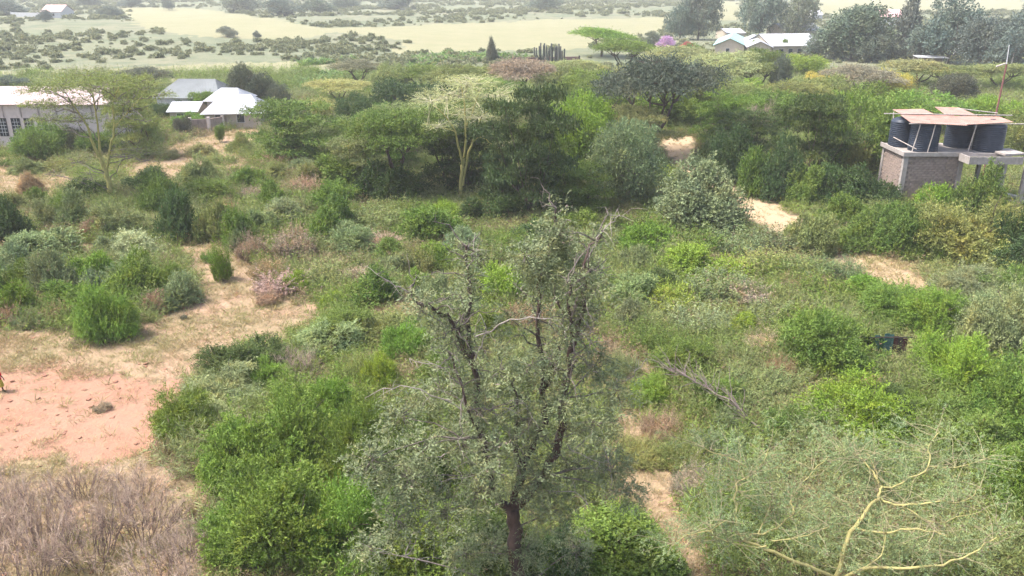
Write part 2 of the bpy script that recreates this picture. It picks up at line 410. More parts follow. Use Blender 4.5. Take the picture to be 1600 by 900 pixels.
COLS = {  # plant colours (linear albedo) and the words for them
 'g1': ((.12, .175, .036), 'mid green'), 'g2': ((.185, .255, .034), 'bright yellow-green'), 'g3': ((.175, .21, .1), 'grey-green'),
 'g4': ((.062, .095, .032), 'dark green'), 'g5': ((.185, .205, .075), 'olive'), 'g6': ((.25, .265, .11), 'pale olive'),
 'br': ((.28, .2, .135), 'brownish dry'), 'pk': ((.33, .25, .2), 'pinkish grey'), 'sg': ((.26, .3, .16), 'pale sage'),
 'gb': ((.135, .215, .036), 'fresh green'), 'dk': ((.095, .105, .075), 'dusky dark'), 'yl': ((.4, .36, .08), 'yellow'),
 'pu': ((.36, .22, .38), 'lilac'), 'rd': ((.36, .07, .08), 'red'), 'bl': ((.115, .14, .115), 'blue-green'), 'pb': ((.205, .19, .125), 'pinkish brown'),
}
KIND = {  # kind: object name, words, category
 'thorn': ('thorn_shrub', 'thorn shrub', 'shrub'), 'leafy': ('leafy_shrub', 'broad-leaved shrub', 'shrub'), 'weedy': ('weedy_shrub', 'upright weedy shrub', 'shrub'),
 'spread': ('spreading_shrub', 'flat spreading shrub', 'shrub'), 'near_thorn': ('feathery_shrub', 'large feathery shrub', 'shrub'),
 'near_spread': ('feathery_shrub', 'wide feathery shrub', 'shrub'), 'near_leafy': ('leafy_shrub', 'dense leafy shrub', 'shrub'), 'near_weedy': ('weedy_shrub', 'tall weedy shrub', 'shrub'),
 'umbrella': ('umbrella_tree', 'flat-topped umbrella tree', 'tree'), 'layered': ('layered_tree', 'tree with layered branches', 'tree'),
 'round_tree': ('round_tree', 'round-crowned tree', 'tree'), 'hang': ('drooping_tree', 'drooping tree', 'tree'), 'conifer': ('conifer_tree', 'pointed conifer', 'tree'),
 'far_tree': ('distant_tree', 'hazy tree', 'tree'), 'dry': ('bare_shrub', 'leafless twiggy shrub', 'shrub'), 'far_scrub': ('distant_shrub', 'small bush', 'shrub'),
}
TREES = {'umbrella', 'layered', 'round_tree', 'hang', 'conifer', 'far_tree'}
PLACED = []
def put(kind, x, y, wpx, hpx, col, zone, group, label=None, name=None):
    """a plant whose lower edge stands at photo pixel (x, y) and which is wpx wide and hpx high there"""
    p = at(x, y); Z = depth(p); r = .5*wpx*Z/F
    th = math.atan2(CAM_H - p[2], p[1]); ct, st = math.cos(th), math.sin(th)
    Hm = hpx*Z/F
    dirh = unit(np.array([p[0], p[1], 0.]))
    if kind in TREES:
        h = Hm/ct; h = max(h, .7*r)
        pos = p
    else:
        q = max(Hm - r*st*.9, 0); h = 1.15*math.sqrt(max(q*q - (r*st*.5)**2, 0))/ct; h = max(h, .75*r)
        pos = p + dirh*r*.8
    pos = np.array([pos[0], pos[1], float(gz(pos[0], pos[1]))])
    protos, names = PROTO[kind]; i = len(PLACED); fm, tm = protos[i % len(protos)]
    nm, words, cat = KIND[kind]
    o = bpy.data.objects.new(name or nm, None); COL.objects.link(o); o.empty_display_size = .3
    o.location = pos; o.rotation_euler = (rng.normal(0, .06), rng.normal(0, .06), rng.uniform(0, 6.28)); ax = rng.uniform(.88, 1.12); o.scale = (r*ax, r/ax, h)
    a = link(names[0], fm, o)
    cc = np.array(COLS[col][0])*1.13*rng.uniform(.86, 1.14)*np.array([rng.uniform(.9, 1.1), 1, rng.uniform(.85, 1.15)])
    a.color = (*cc, 1)
    if tm is not None: link(names[1], tm, o)
    tag(o, label, cat, group)
    PLACED.append((o, x, y, COLS[col][1], words, zone, label, wpx))
    return o
def zone(text, phrase, group):
    for row in text.strip().splitlines():
        for item in row.split(';'):
            k = item.split()
            if len(k) == 6: put(k[0], *map(float, k[1:5]), k[5], phrase, group)
ORD = ['first', 'second', 'third', 'fourth', 'fifth', 'sixth', 'seventh', 'eighth', 'ninth', 'tenth', 'eleventh', 'twelfth', 'thirteenth', 'fourteenth', 'fifteenth', 'sixteenth', 'seventeenth', 'eighteenth', 'nineteenth', 'twentieth']
def label_all():
    d = {}
    for e in PLACED:
        if e[6]: continue
        d.setdefault((e[3], e[4], e[5]), []).append(e)
    for (cw, kw, ph), L in d.items():
        L.sort(key=lambda e: e[1])
        for i, e in enumerate(L):
            if len(L) == 1: s = f'{cw} {kw} {ph}'
            elif len(L) == 2: s = f'{cw} {kw} {ph}, the {"left" if i == 0 else "right"} one'
            else:
                s = f'{cw} {kw} {ph}, ' + ('leftmost' if i == 0 else 'rightmost' if i == len(L)-1 else ORD[i] + ' from left')
            e[0]['label'] = s

# ------------------------------------------------------------------ ground
def wpoly(pts): return np.array([at(*p)[:2] for p in pts])
def inside(P, poly):
    x, y = P[:, 0], P[:, 1]; r = np.zeros(len(P), bool); j = len(poly)-1
    for i in range(len(poly)):
        xi, yi = poly[i]; xj, yj = poly[j]
        c_ = ((yi > y) != (yj > y)) & (x < (xj-xi)*(y-yi)/(yj-yi+1e-12)+xi); r ^= c_; j = i
    return r
def wob(P, s=1.0):
    """small wavy offset so that region borders are ragged"""
    x, y = P[:, 0], P[:, 1]
    return P + s*np.stack([np.sin(y*1.7+x*.6)+.6*np.sin(y*4.1-x), np.cos(x*1.5-y*.7)+.6*np.sin(x*3.7+y*1.3)], 1)*.45
def dist_line(P, line):
    d = np.full(len(P), 1e9)
    for a, b in zip(line[:-1], line[1:]):
        ab = b-a; t = np.clip(((P-a)@ab)/(ab@ab), 0, 1); d = np.minimum(d, np.linalg.norm(P-(a+t[:, None]*ab), axis=1))
    return d
RED = [wpoly([(-500, 572), (70, 566), (180, 588), (285, 598), (272, 660), (238, 725), (90, 720), (-500, 770)])]
TAN = [wpoly(p) for p in (
 [(230, 500), (310, 470), (340, 445), (400, 430), (420, 460), (510, 475), (490, 512), (400, 545), (300, 595), (180, 592), (-100, 572), (-400, 565), (-400, 520), (60, 515), (150, 545), (215, 520)],
 [(270, 385), (330, 380), (420, 420), (420, 450), (330, 450), (300, 470), (300, 430)], [(120, 378), (165, 385), (165, 410), (135, 405)],
 [(180, 270), (230, 245), (290, 220), (400, 195), (420, 215), (370, 235), (390, 262), (330, 270), (310, 297), (220, 290)],
 [(-150, 250), (80, 245), (130, 290), (40, 322), (-150, 315)],
 [(-500, 725), (240, 715), (300, 760), (345, 900), (330, 1080), (-500, 1080)],
 [(955, 640), (1010, 640), (1060, 760), (1110, 850), (1140, 1000), (1040, 1000), (1000, 830), (950, 780)],
 [(975, 565), (1010, 570), (1015, 615), (985, 615)], [(635, 425), (690, 420), (690, 470), (640, 500), (600, 480)], [(560, 470), (620, 470), (610, 500), (570, 500)],
 [(1290, 383), (1345, 393), (1445, 422), (1455, 458), (1395, 458), (1325, 412)], [(870, 92), (905, 92), (910, 118), (880, 118)])]
FIELD = [wpoly(p) for p in (
 [(190, 10), (330, 15), (470, 38), (520, 50), (470, 62), (300, 57), (215, 40)],
 [(480, 44), (650, 40), (850, 30), (1050, 26), (1040, 45), (900, 78), (700, 82), (600, 84), (640, 66)],
 [(-100, 114), (200, 106), (520, 95), (530, 110), (280, 131), (-100, 132)], [(1115, 2), (1155, 2), (1155, 32), (1110, 30)], [(1280, -2), (1600, -4), (1600, 14), (1280, 22)], [(480, 140), (560, 135), (560, 152), (500, 158)])]
PATH = np.array([at(*p)[:2] for p in ((1058, 215), (1062, 235), (1072, 252), (1120, 282), (1175, 312), (1222, 350), (1250, 366), (1295, 388), (1345, 405), (1400, 437), (1425, 470), (1470, 500))])
def classes(P):
    q = wob(P); far = np.hypot(P[:, 0], P[:, 1]) > 150
    qf = wob(P, 4.0)
    red = np.any([inside(q, p) for p in RED], 0); tan = np.any([inside(q, p) for p in TAN], 0)
    fld = np.any([inside(qf, p) for p in FIELD], 0)
    pth = dist_line(q, PATH) < 1.9
    return red, tan, fld, pth, far

rows = np.concatenate([np.linspace(-260, 14, 12), 14 + np.geomspace(.35, 1, 1), 15*np.geomspace(1, 320, 340)])
rows = np.unique(np.round(rows, 4)); cols = np.linspace(-1, 1, 300); cols = np.sign(cols)*np.abs(cols)**1.15
spread = np.where(rows > 15, 26 + .78*rows, 60 + np.abs(rows)*.5) + np.clip(rows-600, 0, None)*.5
X = spread[:, None]*cols[None]; Y = np.repeat(rows[:, None], len(cols), 1)
P2 = np.stack([X.ravel(), Y.ravel()], 1)
red, tan, fld, pth, far = classes(P2)
m, t, b = new_mat('ground'); b.inputs['Roughness'].default_value = .95
tc = N(t, 'ShaderNodeTexCoord'); oc = tc.outputs['Object']
ca = N(t, 'ShaderNodeAttribute', attribute_name='soil'); sep = N(t, 'ShaderNodeSeparateColor'); t.links.new(ca.outputs['Color'], sep.inputs[0])
cb = N(t, 'ShaderNodeAttribute', attribute_name='way'); sep2 = N(t, 'ShaderNodeSeparateColor'); t.links.new(cb.outputs['Color'], sep2.inputs[0])
n1, n2, n3 = noise(t, .35, 5, oc), noise(t, 2.2, 6, oc), noise(t, 14, 4, oc)
def sharp(w_):
    s = math_n(t, 'ADD', w_, math_n(t, 'MULTIPLY', math_n(t, 'SUBTRACT', n2, .5), 1.3)); return ramp(t, s, [(.22, (0,0,0)), (.78, (1,1,1))])
scrub = mixc(t, ramp(t, n1, [(.4, (0,0,0)), (.6, (1,1,1))]), (.15, .125, .07), (.2, .15, .1))
scrub = mixc(t, ramp(t, n2, [(.45, (0,0,0)), (.7, (1,1,1))]), scrub, (.1, .1, .05))
nf, nf2 = noise(t, .018, 6, oc, .65), noise(t, .09, 5, oc, .7)
plainc = mixc(t, ramp(t, nf, [(.4, (0,0,0)), (.6, (1,1,1))]), (.135, .15, .09), (.175, .17, .11))
plainc = mixc(t, ramp(t, nf2, [(.47, (0,0,0)), (.62, (1,1,1))]), plainc, (.1, .12, .07))
colr = mixc(t, sep2.outputs[1], scrub, plainc)
tanc = mixc(t, ramp(t, n2, [(.35, (0,0,0)), (.7, (1,1,1))]), (.31, .23, .145), (.23, .18, .105))
tanc = mixc(t, ramp(t, n1, [(.42, (0,0,0)), (.62, (1,1,1))]), tanc, (.33, .22, .15))
colr = mixc(t, sharp(sep.outputs[1]), colr, tanc)
redc = mixc(t, ramp(t, n1, [(.35, (0,0,0)), (.65, (1,1,1))]), (.285, .15, .1), (.305, .18, .125))
redc = mixc(t, ramp(t, n2, [(.5, (0,0,0)), (.72, (1,1,1))]), redc, (.285, .19, .12))
redc = mixc(t, ramp(t, n3, [(.62, (0,0,0)), (.7, (1,1,1))]), redc, (.2, .11, .07))
colr = mixc(t, sharp(sep.outputs[0]), colr, redc)
fieldc = mixc(t, ramp(t, nf2, [(.35, (0,0,0)), (.7, (1,1,1))]), (.225, .21, .125), (.19, .19, .105))
colr = mixc(t, ramp(t, sep.outputs[2], [(.3, (0,0,0)), (.7, (1,1,1))]), colr, fieldc)
colr = mixc(t, sharp(sep2.outputs[0]), colr, mixc(t, n2, (.42, .32, .21), (.36, .25, .16)))
t.links.new(colr, b.inputs['Base Color'])
bp = N(t, 'ShaderNodeBump'); bp.inputs['Strength'].default_value = 1.0; bp.inputs['Distance'].default_value = .11
t.links.new(math_n(t, 'ADD', n2, math_n(t, 'MULTIPLY', n3, .35)), bp.inputs['Height']); t.links.new(bp.outputs[0], b.inputs['Normal'])
GROUND = m
g = MB(); nr, nc = X.shape
i, j = np.meshgrid(np.arange(nr-1), np.arange(nc-1), indexing='ij')
zz = gz(P2[:, 0], P2[:, 1]) + np.where(np.hypot(P2[:, 0], P2[:, 1]) < 140, .04*np.sin(P2[:, 0]*2.3)*np.sin(P2[:, 1]*1.9+P2[:, 0]), 0)
g.add(np.column_stack([P2, zz]), np.stack([i*nc+j, i*nc+j+1, (i+1)*nc+j+1, (i+1)*nc+j], -1).reshape(-1, 4))
go = g.build('ground', GROUND, smooth=True); tag(go, kind='structure')
def vcol(name, cols3):
    a = go.data.color_attributes.new(name, 'FLOAT_COLOR', 'POINT')
    a.data.foreach_set('color', np.column_stack([*[np.asarray(q, np.float32) for q in cols3], np.ones(len(P2))]).astype(np.float32).ravel())
dd = np.hypot(P2[:, 0], P2[:, 1])
vcol('soil', (red, tan, fld)); vcol('way', (pth, np.clip((dd-120)/50, 0, 1), np.zeros(len(P2))))

# ------------------------------------------------------------------ ground cover (uncountable): tufts spread over the ground
def tuft(n, h, sp, w_, lean=.5, leafy=0):
    mb = MB(); a = rng.uniform(0, 6.28, n); rr = np.sqrt(rng.uniform(0, 1, n))*sp
    O = np.stack([rr*np.cos(a), rr*np.sin(a), np.full(n, -.03)], 1)
    D = unit(np.stack([lean*np.cos(a), lean*np.sin(a), np.ones(n)], 1) + rng.normal(0, .3, (n, 3)))
    if leafy: sprays(mb, O, D, h*rng.uniform(.5, 1.2, n), leafy, h*.22, w_, .12, .6); return mb
    hh = h*rng.uniform(.5, 1.2, (n, 1)); sd = unit(np.cross(D, rng.normal(0, 1, (n, 3))))*w_
    mid = O + D*hh*.55; tip = O + D*hh + np.stack([np.cos(a), np.sin(a), -.4*np.ones(n)], 1)*hh*.3
    V = np.stack([O - sd*.5, mid - sd, tip, mid + sd], 1).reshape(-1, 3)
    mb.add(V, np.arange(n*4).reshape(-1, 4), rng.uniform(0, 1, n)); return mb
STRAW = leaf_mat('straw', .3, .1, (.3, .18, .12), .7, 1.25, fixed=((.36, .29, .165), (.42, .34, .21)), loc_patch=(.25, (.3, .29, .13)))
GREENU = leaf_mat('green_weed', .35, .08, (.25, .17, .11), .6, 1.4, fixed=((.145, .215, .04), (.22, .28, .07)), loc_patch=(.11, (.26, .27, .125)))
GREYU = leaf_mat('grey_weed', .3, .25, (.26, .19, .15), .6, 1.4, fixed=((.2, .22, .09), (.27, .26, .12)), loc_patch=(.13, (.33, .25, .165)))
STONE = plain('clod', (.3, .15, .1), (.18, .1, .07), 3)
def stuff(name, label, pts, scales, meshes, matl):
    pc = bpy.data.collections.new(name + '_sources')
    for mb in meshes:
        o = mb.build(name + '_tuft', matl); COL.objects.unlink(o); pc.objects.link(o); tag(o, kind='stuff')
    me = bpy.data.meshes.new(name); me.vertices.add(len(pts)); me.vertices.foreach_set('co', np.asarray(pts, np.float32).ravel())
    a = me.attributes.new('sz', 'FLOAT', 'POINT'); a.data.foreach_set('value', np.asarray(scales, np.float32))
    a = me.attributes.new('rot', 'FLOAT_VECTOR', 'POINT'); rt = np.zeros((len(pts), 3), np.float32); rt[:, 2] = rng.uniform(0, 6.28, len(pts)); rt[:, :2] = rng.normal(0, .08, (len(pts), 2))
    a.data.foreach_set('vector', rt.ravel())
    o = link(name, me); tag(o, label, None, None, 'stuff')
    ng = bpy.data.node_groups.new(name, 'GeometryNodeTree')
    ng.interface.new_socket('Geometry', in_out='INPUT', socket_type='NodeSocketGeometry'); ng.interface.new_socket('Geometry', in_out='OUTPUT', socket_type='NodeSocketGeometry')
    gi, gout = ng.nodes.new('NodeGroupInput'), ng.nodes.new('NodeGroupOutput')
    ci = ng.nodes.new('GeometryNodeCollectionInfo'); ci.inputs[0].default_value = pc; ci.inputs['Separate Children'].default_value = True; ci.inputs['Reset Children'].default_value = True
    ip = ng.nodes.new('GeometryNodeInstanceOnPoints'); ip.inputs['Pick Instance'].default_value = True
    na = ng.nodes.new('GeometryNodeInputNamedAttribute'); na.data_type = 'FLOAT'; na.inputs[0].default_value = 'sz'
    nb = ng.nodes.new('GeometryNodeInputNamedAttribute'); nb.data_type = 'FLOAT_VECTOR'; nb.inputs[0].default_value = 'rot'
    er = ng.nodes.new('FunctionNodeEulerToRotation')
    m2p = ng.nodes.new('GeometryNodeMeshToPoints')
    L = ng.links
    L.new(gi.outputs[0], m2p.inputs[0]); L.new(m2p.outputs[0], ip.inputs['Points']); L.new(ci.outputs[0], ip.inputs['Instance'])
    L.new(na.outputs[0], ip.inputs['Scale']); L.new(nb.outputs[0], er.inputs[0]); L.new(er.outputs[0], ip.inputs['Rotation'])
    L.new(ip.outputs[0], gout.inputs[0])
    md = o.modifiers.new('scatter', 'NODES'); md.node_group = ng
    return o
def scatter(n, dmin, dmax, pw=1.2):
    """random ground points, thinning out with distance"""
    u = rng.uniform(0, 1, n); k = 2-pw
    d = (dmin**k + u*(dmax**k - dmin**k))**(1/k)
    x = rng.uniform(-1, 1, n)*(8 + .72*d)
    return np.stack([x, d], 1)
def snoise(P, f=.2, s=0):
    x, y = P[:, 0]*f, P[:, 1]*f
    return .5 + .25*np.sin(x*1.3+2*np.sin(y*.9+s)+s) + .25*np.sin(y*1.7+1.6*np.sin(x*1.1-s))
P = scatter(90000, 20, 150, 1.15); red, tan, fld, pth, far = classes(P); d = np.hypot(P[:, 0], P[:, 1])
clear = red | tan | pth
verge = clear | (dist_line(P + unit(P)*1.9, PATH) < 2.2)              # low plants only along the path's near edge
keep = (tan & (rng.uniform(0, 1, len(P)) < .75*snoise(P, .5)+.2)) | (red & (rng.uniform(0, 1, len(P)) < .1)) | (~clear & (rng.uniform(0, 1, len(P)) < .22)) | (pth & (rng.uniform(0, 1, len(P)) < .12))
def pz(Q): return np.column_stack([Q, gz(Q[:, 0], Q[:, 1])])
k = P[keep]; stuff('dry_grass', 'short straw-coloured dry grass over the clearings', pz(k), (.8 + .006*d[keep])*rng.uniform(.5, 1.3, len(k)), [tuft(16, .34, .16, .012), tuft(22, .26, .22, .012), tuft(12, .5, .1, .012, .35)], STRAW)
keep = ~verge & (rng.uniform(0, 1, len(P)) < .85); k = P[keep]; gsel = snoise(k, .16, 2) + rng.normal(0, .18, len(k)) > .5
dk = d[keep]
stuff('green_undergrowth', 'green leafy weeds filling the ground between the shrubs', pz(k[gsel]), (.72 + .005*dk[gsel])*rng.uniform(.5, 1.5, gsel.sum()), [tuft(9, .7, .22, .022, .4, 9), tuft(12, .5, .3, .022, .6, 8), tuft(7, .95, .15, .02, .3, 12)], GREENU)
stuff('grey_undergrowth', 'grey-brown dry weeds filling the ground between the shrubs', pz(k[~gsel]), (.7 + .005*dk[~gsel])*rng.uniform(.5, 1.4, (~gsel).sum()), [tuft(9, .65, .22, .018, .4, 9), tuft(12, .5, .28, .018, .6, 8), tuft(8, .8, .15, .016, .3, 12)], GREYU)
Pg = scatter(150000, 22, 85, 1.0); red, tan, fld, pth, far = classes(Pg); kp = (tan & (rng.uniform(0, 1, len(Pg)) < .35 + .6*snoise(Pg, .7, 3))) | (red & (rng.uniform(0, 1, len(Pg)) < .02 + .16*(snoise(Pg, .5, 7) > .62))); k = Pg[kp]
stuff('straw_stubble', 'fine straw stubble on the pale clearings', pz(k), rng.uniform(.45, 1.1, len(k)), [tuft(10, .26, .16, .010, .7), tuft(14, .18, .2, .010, .9), tuft(7, .36, .12, .009, .5)], STRAW)
# taller feathery thicket that closes the gaps of the scrub: reads as one mass
Pt = scatter(17000, 24, 185, 1.1); red, tan, fld, pth, far = classes(Pt)
edge = np.any([classes(Pt + unit(Pt)*q)[1] | classes(Pt + unit(Pt)*q)[0] for q in (.8, 1.6)], 0)
kp = ~(red | tan | pth) & ~edge & (dist_line(Pt + unit(Pt)*2.4, PATH) > 3.2) & (snoise(Pt, .35, 4) + rng.normal(0, .2, len(Pt)) > .4); k = Pt[kp]
THICK = leaf_mat('thicket_leaf', .4, .1, (.27, .2, .13), .5, 1.5, fixed=((.135, .205, .036), (.215, .285, .07)), loc_patch=(.09, (.25, .275, .135)))
stuff('thicket', 'continuous feathery green thicket between the larger shrubs', pz(k), rng.uniform(.55, 1.3, len(k))*(1 + np.clip(k[:, 1]-90, 0, 100)*.008), [tuft(34, 1.25, .55, .016, .55, 13), tuft(28, 1.0, .7, .018, .8, 12), tuft(40, 1.5, .45, .015, .4, 14), tuft(30, 1.1, .5, .024, .7, 9)], THICK)
Ps = scatter(16000, 24, 80, 1.2); red, tan, fld, pth, far = classes(Ps); k = Ps[(red & (rng.uniform(0, 1, len(Ps)) < .22)) | (tan & (rng.uniform(0, 1, len(Ps)) < .1))]
def clod():
    mb = MB(); V = sphere_dirs(8)*0
    s = np.array([(x, y, z) for z in (-.5, .5) for (x, y) in ((-1, -1), (1, -1), (1, 1), (-1, 1))], float)*np.array([.6, .5, .5]) + rng.normal(0, .14, (8, 3)); mb.hexa(s*.1, 0); return mb
stuff('clods', 'small dark stones and clods scattered on the red earth', pz(k) + [0, 0, .01], rng.uniform(.4, 1.5, len(k))**1.5, [clod() for _ in range(3)], STONE)
# scrub of the far plain: reads as one mass
Pf = scatter(20000, 190, 1100, 1.55); red, tan, fld, pth, far = classes(Pf); dn = np.hypot(Pf[:, 0], Pf[:, 1])
kp = ~fld & ~tan & (snoise(Pf, .03, 1)+rng.normal(0, .16, len(Pf)) > .47 - .12*(dn > 480)); k = Pf[kp]
SCRUB = leaf_mat('plain_scrub', .25, .03, lo=.7, hi=1.3, fixed=((.19, .21, .125), (.25, .26, .155)))
stuff('plain_scrub', 'hazy low scrub dotted across the far plain', pz(k), rng.uniform(.35, 1.15, len(k))**1.6*(1+dn[kp]/700), [shrub('dome', 8, 90, 5, .3, .1, .3, q, 0)[0] for q in range(3)], SCRUB)

# ------------------------------------------------------------------ buildings
PINKWALL = plain('pinkish_render', (.6, .52, .495), (.5, .43, .41), 1.2, .9, .1, stain=(.42, .34, .31))
PINKROOF = plain('pink_sheet', (.44, .34, .34), (.37, .285, .285), .5, .6)
WHITEROOF = plain('white_sheet', (.4, .41, .44), (.33, .34, .365), .6, .5, stain=(.3, .27, .26))
GREYROOF = plain('grey_sheet', (.16, .175, .18), (.13, .14, .145), .6, .5)
GREENROOF = plain('pale_green_sheet', (.24, .42, .4), (.3, .45, .43), .4, .5)
CREAM = plain('cream_wall', (.44, .38, .31), (.36, .31, .255), 1, .9, stain=(.4, .34, .28))
STONEW = plain('stone_block', (.31, .25, .225), (.22, .175, .155), 2.5, .95, .4, stain=(.16, .13, .12))
t = STONEW.node_tree; b = t.nodes['Principled BSDF']; lk = b.inputs['Base Color'].links[0]; src = lk.from_socket; oi = N(t, 'ShaderNodeObjectInfo')
t.links.new(mixc(t, 1.0, src, ramp(t, oi.outputs['Random'], [(0, (.84, .83, .82)), (.5, (1, .98, .95)), (1, (1.1, 1.08, 1.05))]), 'MULTIPLY'), b.inputs['Base Color'])
CONC = plain('concrete', (.36, .325, .305), (.25, .225, .21), 1.8, .9, .3, stain=(.2, .18, .17))
MORTAR = plain('mortar', (.25, .21, .19), (.2, .165, .15), 4, .95)
RUST = plain('rusted_sheet', (.34, .215, .18), (.25, .145, .12), 1.1, .75, stain=(.28, .13, .1))
TANKM = plain('black_plastic', (.022, .03, .048), (.035, .045, .066), 1.5, .42)
WOODP = plain('pale_pole', (.45, .4, .37), (.3, .26, .24), 5)
GRILL = plain('dark_frame', (.05, .05, .055), None, 5, .5)
m, t, b = new_mat('window_glass'); b.inputs['Base Color'].default_value = (.03, .035, .045, 1); b.inputs['Roughness'].default_value = .08; GLASS = m
REDPOLE = plain('red_pole', (.22, .1, .09), (.16, .07, .06), 4)
WHITEP = plain('white_paint', (.55, .55, .56), (.45, .45, .465), 3, .6)
TEAL = plain('teal_sheet', (.05, .12, .11), (.035, .08, .08), 3, .6); GREENS = plain('green_sheet', (.03, .085, .035), (.02, .06, .03), 3, .6); MAROON = plain('maroon_sheet', (.075, .03, .03), (.05, .025, .025), 3, .7)
SHADEW = plain('dark_timber', (.06, .05, .045), None, 4)

def corrugated(mb, A, B, C, D_, n=30, amp=.03, thick=.015, mat=0):
    """ribbed sheet: A-B lower edge, D_-C upper edge, ribs running up the slope"""
    A, B, C, D_ = map(lambda q: np.asarray(q, float), (A, B, C, D_))
    nrm = unit(np.cross(B-A, D_-A)); u = np.linspace(0, 1, 2*n+1)[:, None]
    off = nrm*amp*np.where(np.arange(2*n+1) % 2, 1, 0)[:, None]
    lo, hi = A + (B-A)*u + off, D_ + (C-D_)*u + off
    V = np.concatenate([lo, hi, lo - nrm*thick, hi - nrm*thick]); k = 2*n+1; i = np.arange(k-1)
    mb.add(V, np.concatenate([np.stack([i, i+1, k+i+1, k+i], 1), np.stack([3*k+i, 3*k+i+1, 2*k+i+1, 2*k+i], 1), np.stack([2*k+i, 2*k+i+1, i+1, i], 1), np.stack([k+i, k+i+1, 3*k+i+1, 3*k+i], 1)]), .5, mat)

# --- tank building on the right
c0 = at(1402, 320); BX, BY = c0[0], c0[1]; g0 = float(gz(BX, BY)); WH = 4.9; BD = 4.6; BW = 11.2
tb = thing('tank_building', 'rough grey-pink stone block building with a flat roof carrying black water tanks', 'building', (BX, BY, g0))
wl = MB().box((0.02, .02, -.4), (5.2, BD-.02, WH-.3)).build('wall', MORTAR, tb)
bm_ = MB().box((0, 0, 0), (.46, .08, .2)).build('tmp', STONEW); block = bm_.data; bpy.data.objects.remove(bm_)
bm2 = MB().box((0, 0, 0), (.08, .46, .2)).build('tmp', STONEW); block2 = bm2.data; bpy.data.objects.remove(bm2)
for r_ in range(20):
    for k in range(10):
        x = .42 + k*.48 + (r_ % 2)*.2 - .1
        if x+.46 > 5.2: continue
        o = link('stone_block', block, wl); o.location = (x + rng.uniform(-.01, .01), -.06+rng.uniform(-.02, .02), .05 + r_*.224); o.rotation_euler = (0, 0, rng.normal(0, .02)); o.scale = (rng.uniform(.9, 1.0), 1, rng.uniform(.92, 1.05))
    for k in range(8):
        y = .42 + k*.48 + (r_ % 2)*.2 - .1
        o = link('stone_block', block2, wl); o.location = (-.06+rng.uniform(-.012, .012), y, .05 + r_*.224)
for (x, y) in ((-.12, -.12), (5.0, -.12), (-.12, BD-.3)): MB().box((x, y, -.4), (x+.4, y+.4, WH-.28)).build('pillar', CONC, tb)
MB().box((-.3, -.3, WH-.28), (BW-1.6, BD+.3, WH)).build('roof_slab', CONC, tb)
k = MB(); k.box((-.3, -.3, WH+.002), (6, -.16, WH+.1)).box((-.3, -.15, WH+.002), (-.16, BD+.3, WH+.1)).build('roof_kerb', CONC, tb)
bl = MB(); bl.box((4.9, -2.0, WH-.5), (9.6, -.32, WH-.3)).build('balcony_slab', CONC, tb)
k = MB(); k.box((4.9, -2.15, WH-.62), (9.6, -2.01, WH+.05)).box((4.76, -2.15, WH-.62), (4.89, -.31, WH+.05)).build('balcony_edge', CONC, tb)
MB().hexa([(8.2, -1.6, WH+.04), (10.3, -1.2, WH+.04), (10.1, 1.2, WH+.04), (8.0, .9, WH+.04), (8.2, -1.6, WH+.2), (10.3, -1.2, WH+.2), (10.1, 1.2, WH+.2), (8.0, .9, WH+.2)]).build('loose_slab', CONC, tb)
for (x, y) in ((8.1, -1.9), (10.1, -1.9), (8.1, 2.2), (10.1, 2.2)): MB().box((x, y, -.5), (x+.32, y+.32, WH-.5 if y > 0 or x < 9 else WH-.5)).build('column', CONC, tb)
MB().box((7.0, -1.85, .55), (13, -1.6, .9)).build('beam', CONC, tb)
k = MB(); k.hexa([(8.0, -1.2, 1.4), (12, -1.2, .5), (12, .2, .5), (8.0, .2, 1.4), (8.0, -1.2, 1.6), (12, -1.2, .7), (12, .2, .7), (8.0, .2, 1.6)]); k.build('stair_slab', CONC, tb)
# tank shelter: rusty roof on thin poles
sh = thing('tank_shelter', 'rusty pinkish corrugated roof on thin pale poles above the water tanks', 'shelter', (BX, BY, g0+WH))
k = MB(); corrugated(k, (0, -.1, 2.75), (5.0, -.4, 2.55), (5.0, 2.4, 3.05), (0, 2.4, 3.1), 26); k.build('roof_sheet', RUST, sh)
k = MB(); corrugated(k, (4.9, -.3, 2.62), (9.4, .1, 2.78), (9.2, 2.2, 2.95), (4.9, 2.2, 3.0), 24); k.build('roof_sheet', RUST, sh)
k = MB(); corrugated(k, (.2, 2.3, 3.12), (3.2, 2.3, 3.14), (3.2, 4.6, 3.3), (.2, 4.6, 3.25), 16); k.build('roof_sheet', RUST, sh)
k = MB(); corrugated(k, (4.2, 2.3, 3.1), (7.2, 2.2, 3.02), (6.6, 4.6, 3.42), (4.2, 4.6, 3.5), 16); k.build('roof_sheet', RUST, sh)
for (x0, y0, x1, y1, z1) in ((.5, .0, .9, .0, 2.7), (1.9, -.1, 2.2, -.1, 2.6), (.1, 3.9, .2, 4.2, 3.1), (5.7, .1, 6.0, .0, 2.65), (5.3, 3, 5.3, 3, 3.1), (9.0, 2.2, 9.1, 2.2, 2.9)):
    MB().tube([(x0, y0, 0), ((x0+x1)/2+.03, y0, z1/2), (x1, y1, z1)], .05, 6).build('pole', WOODP, sh)
MB().tube([(.0, 3.0, .9), (.9, 0, .35)], .04, 6).build('rail', WOODP, sh)
for (a_, b_) in (((-1.5, 2.4, 3.2), (10.4, 2.3, 3.05)), ((-.2, -.1, 2.68), (11.0, .1, 2.62)), ((6.2, 4.4, 3.4), (9.6, 3.3, 3.1))): MB().tube([a_, b_], .05, 6).build('purlin', WOODP, sh)
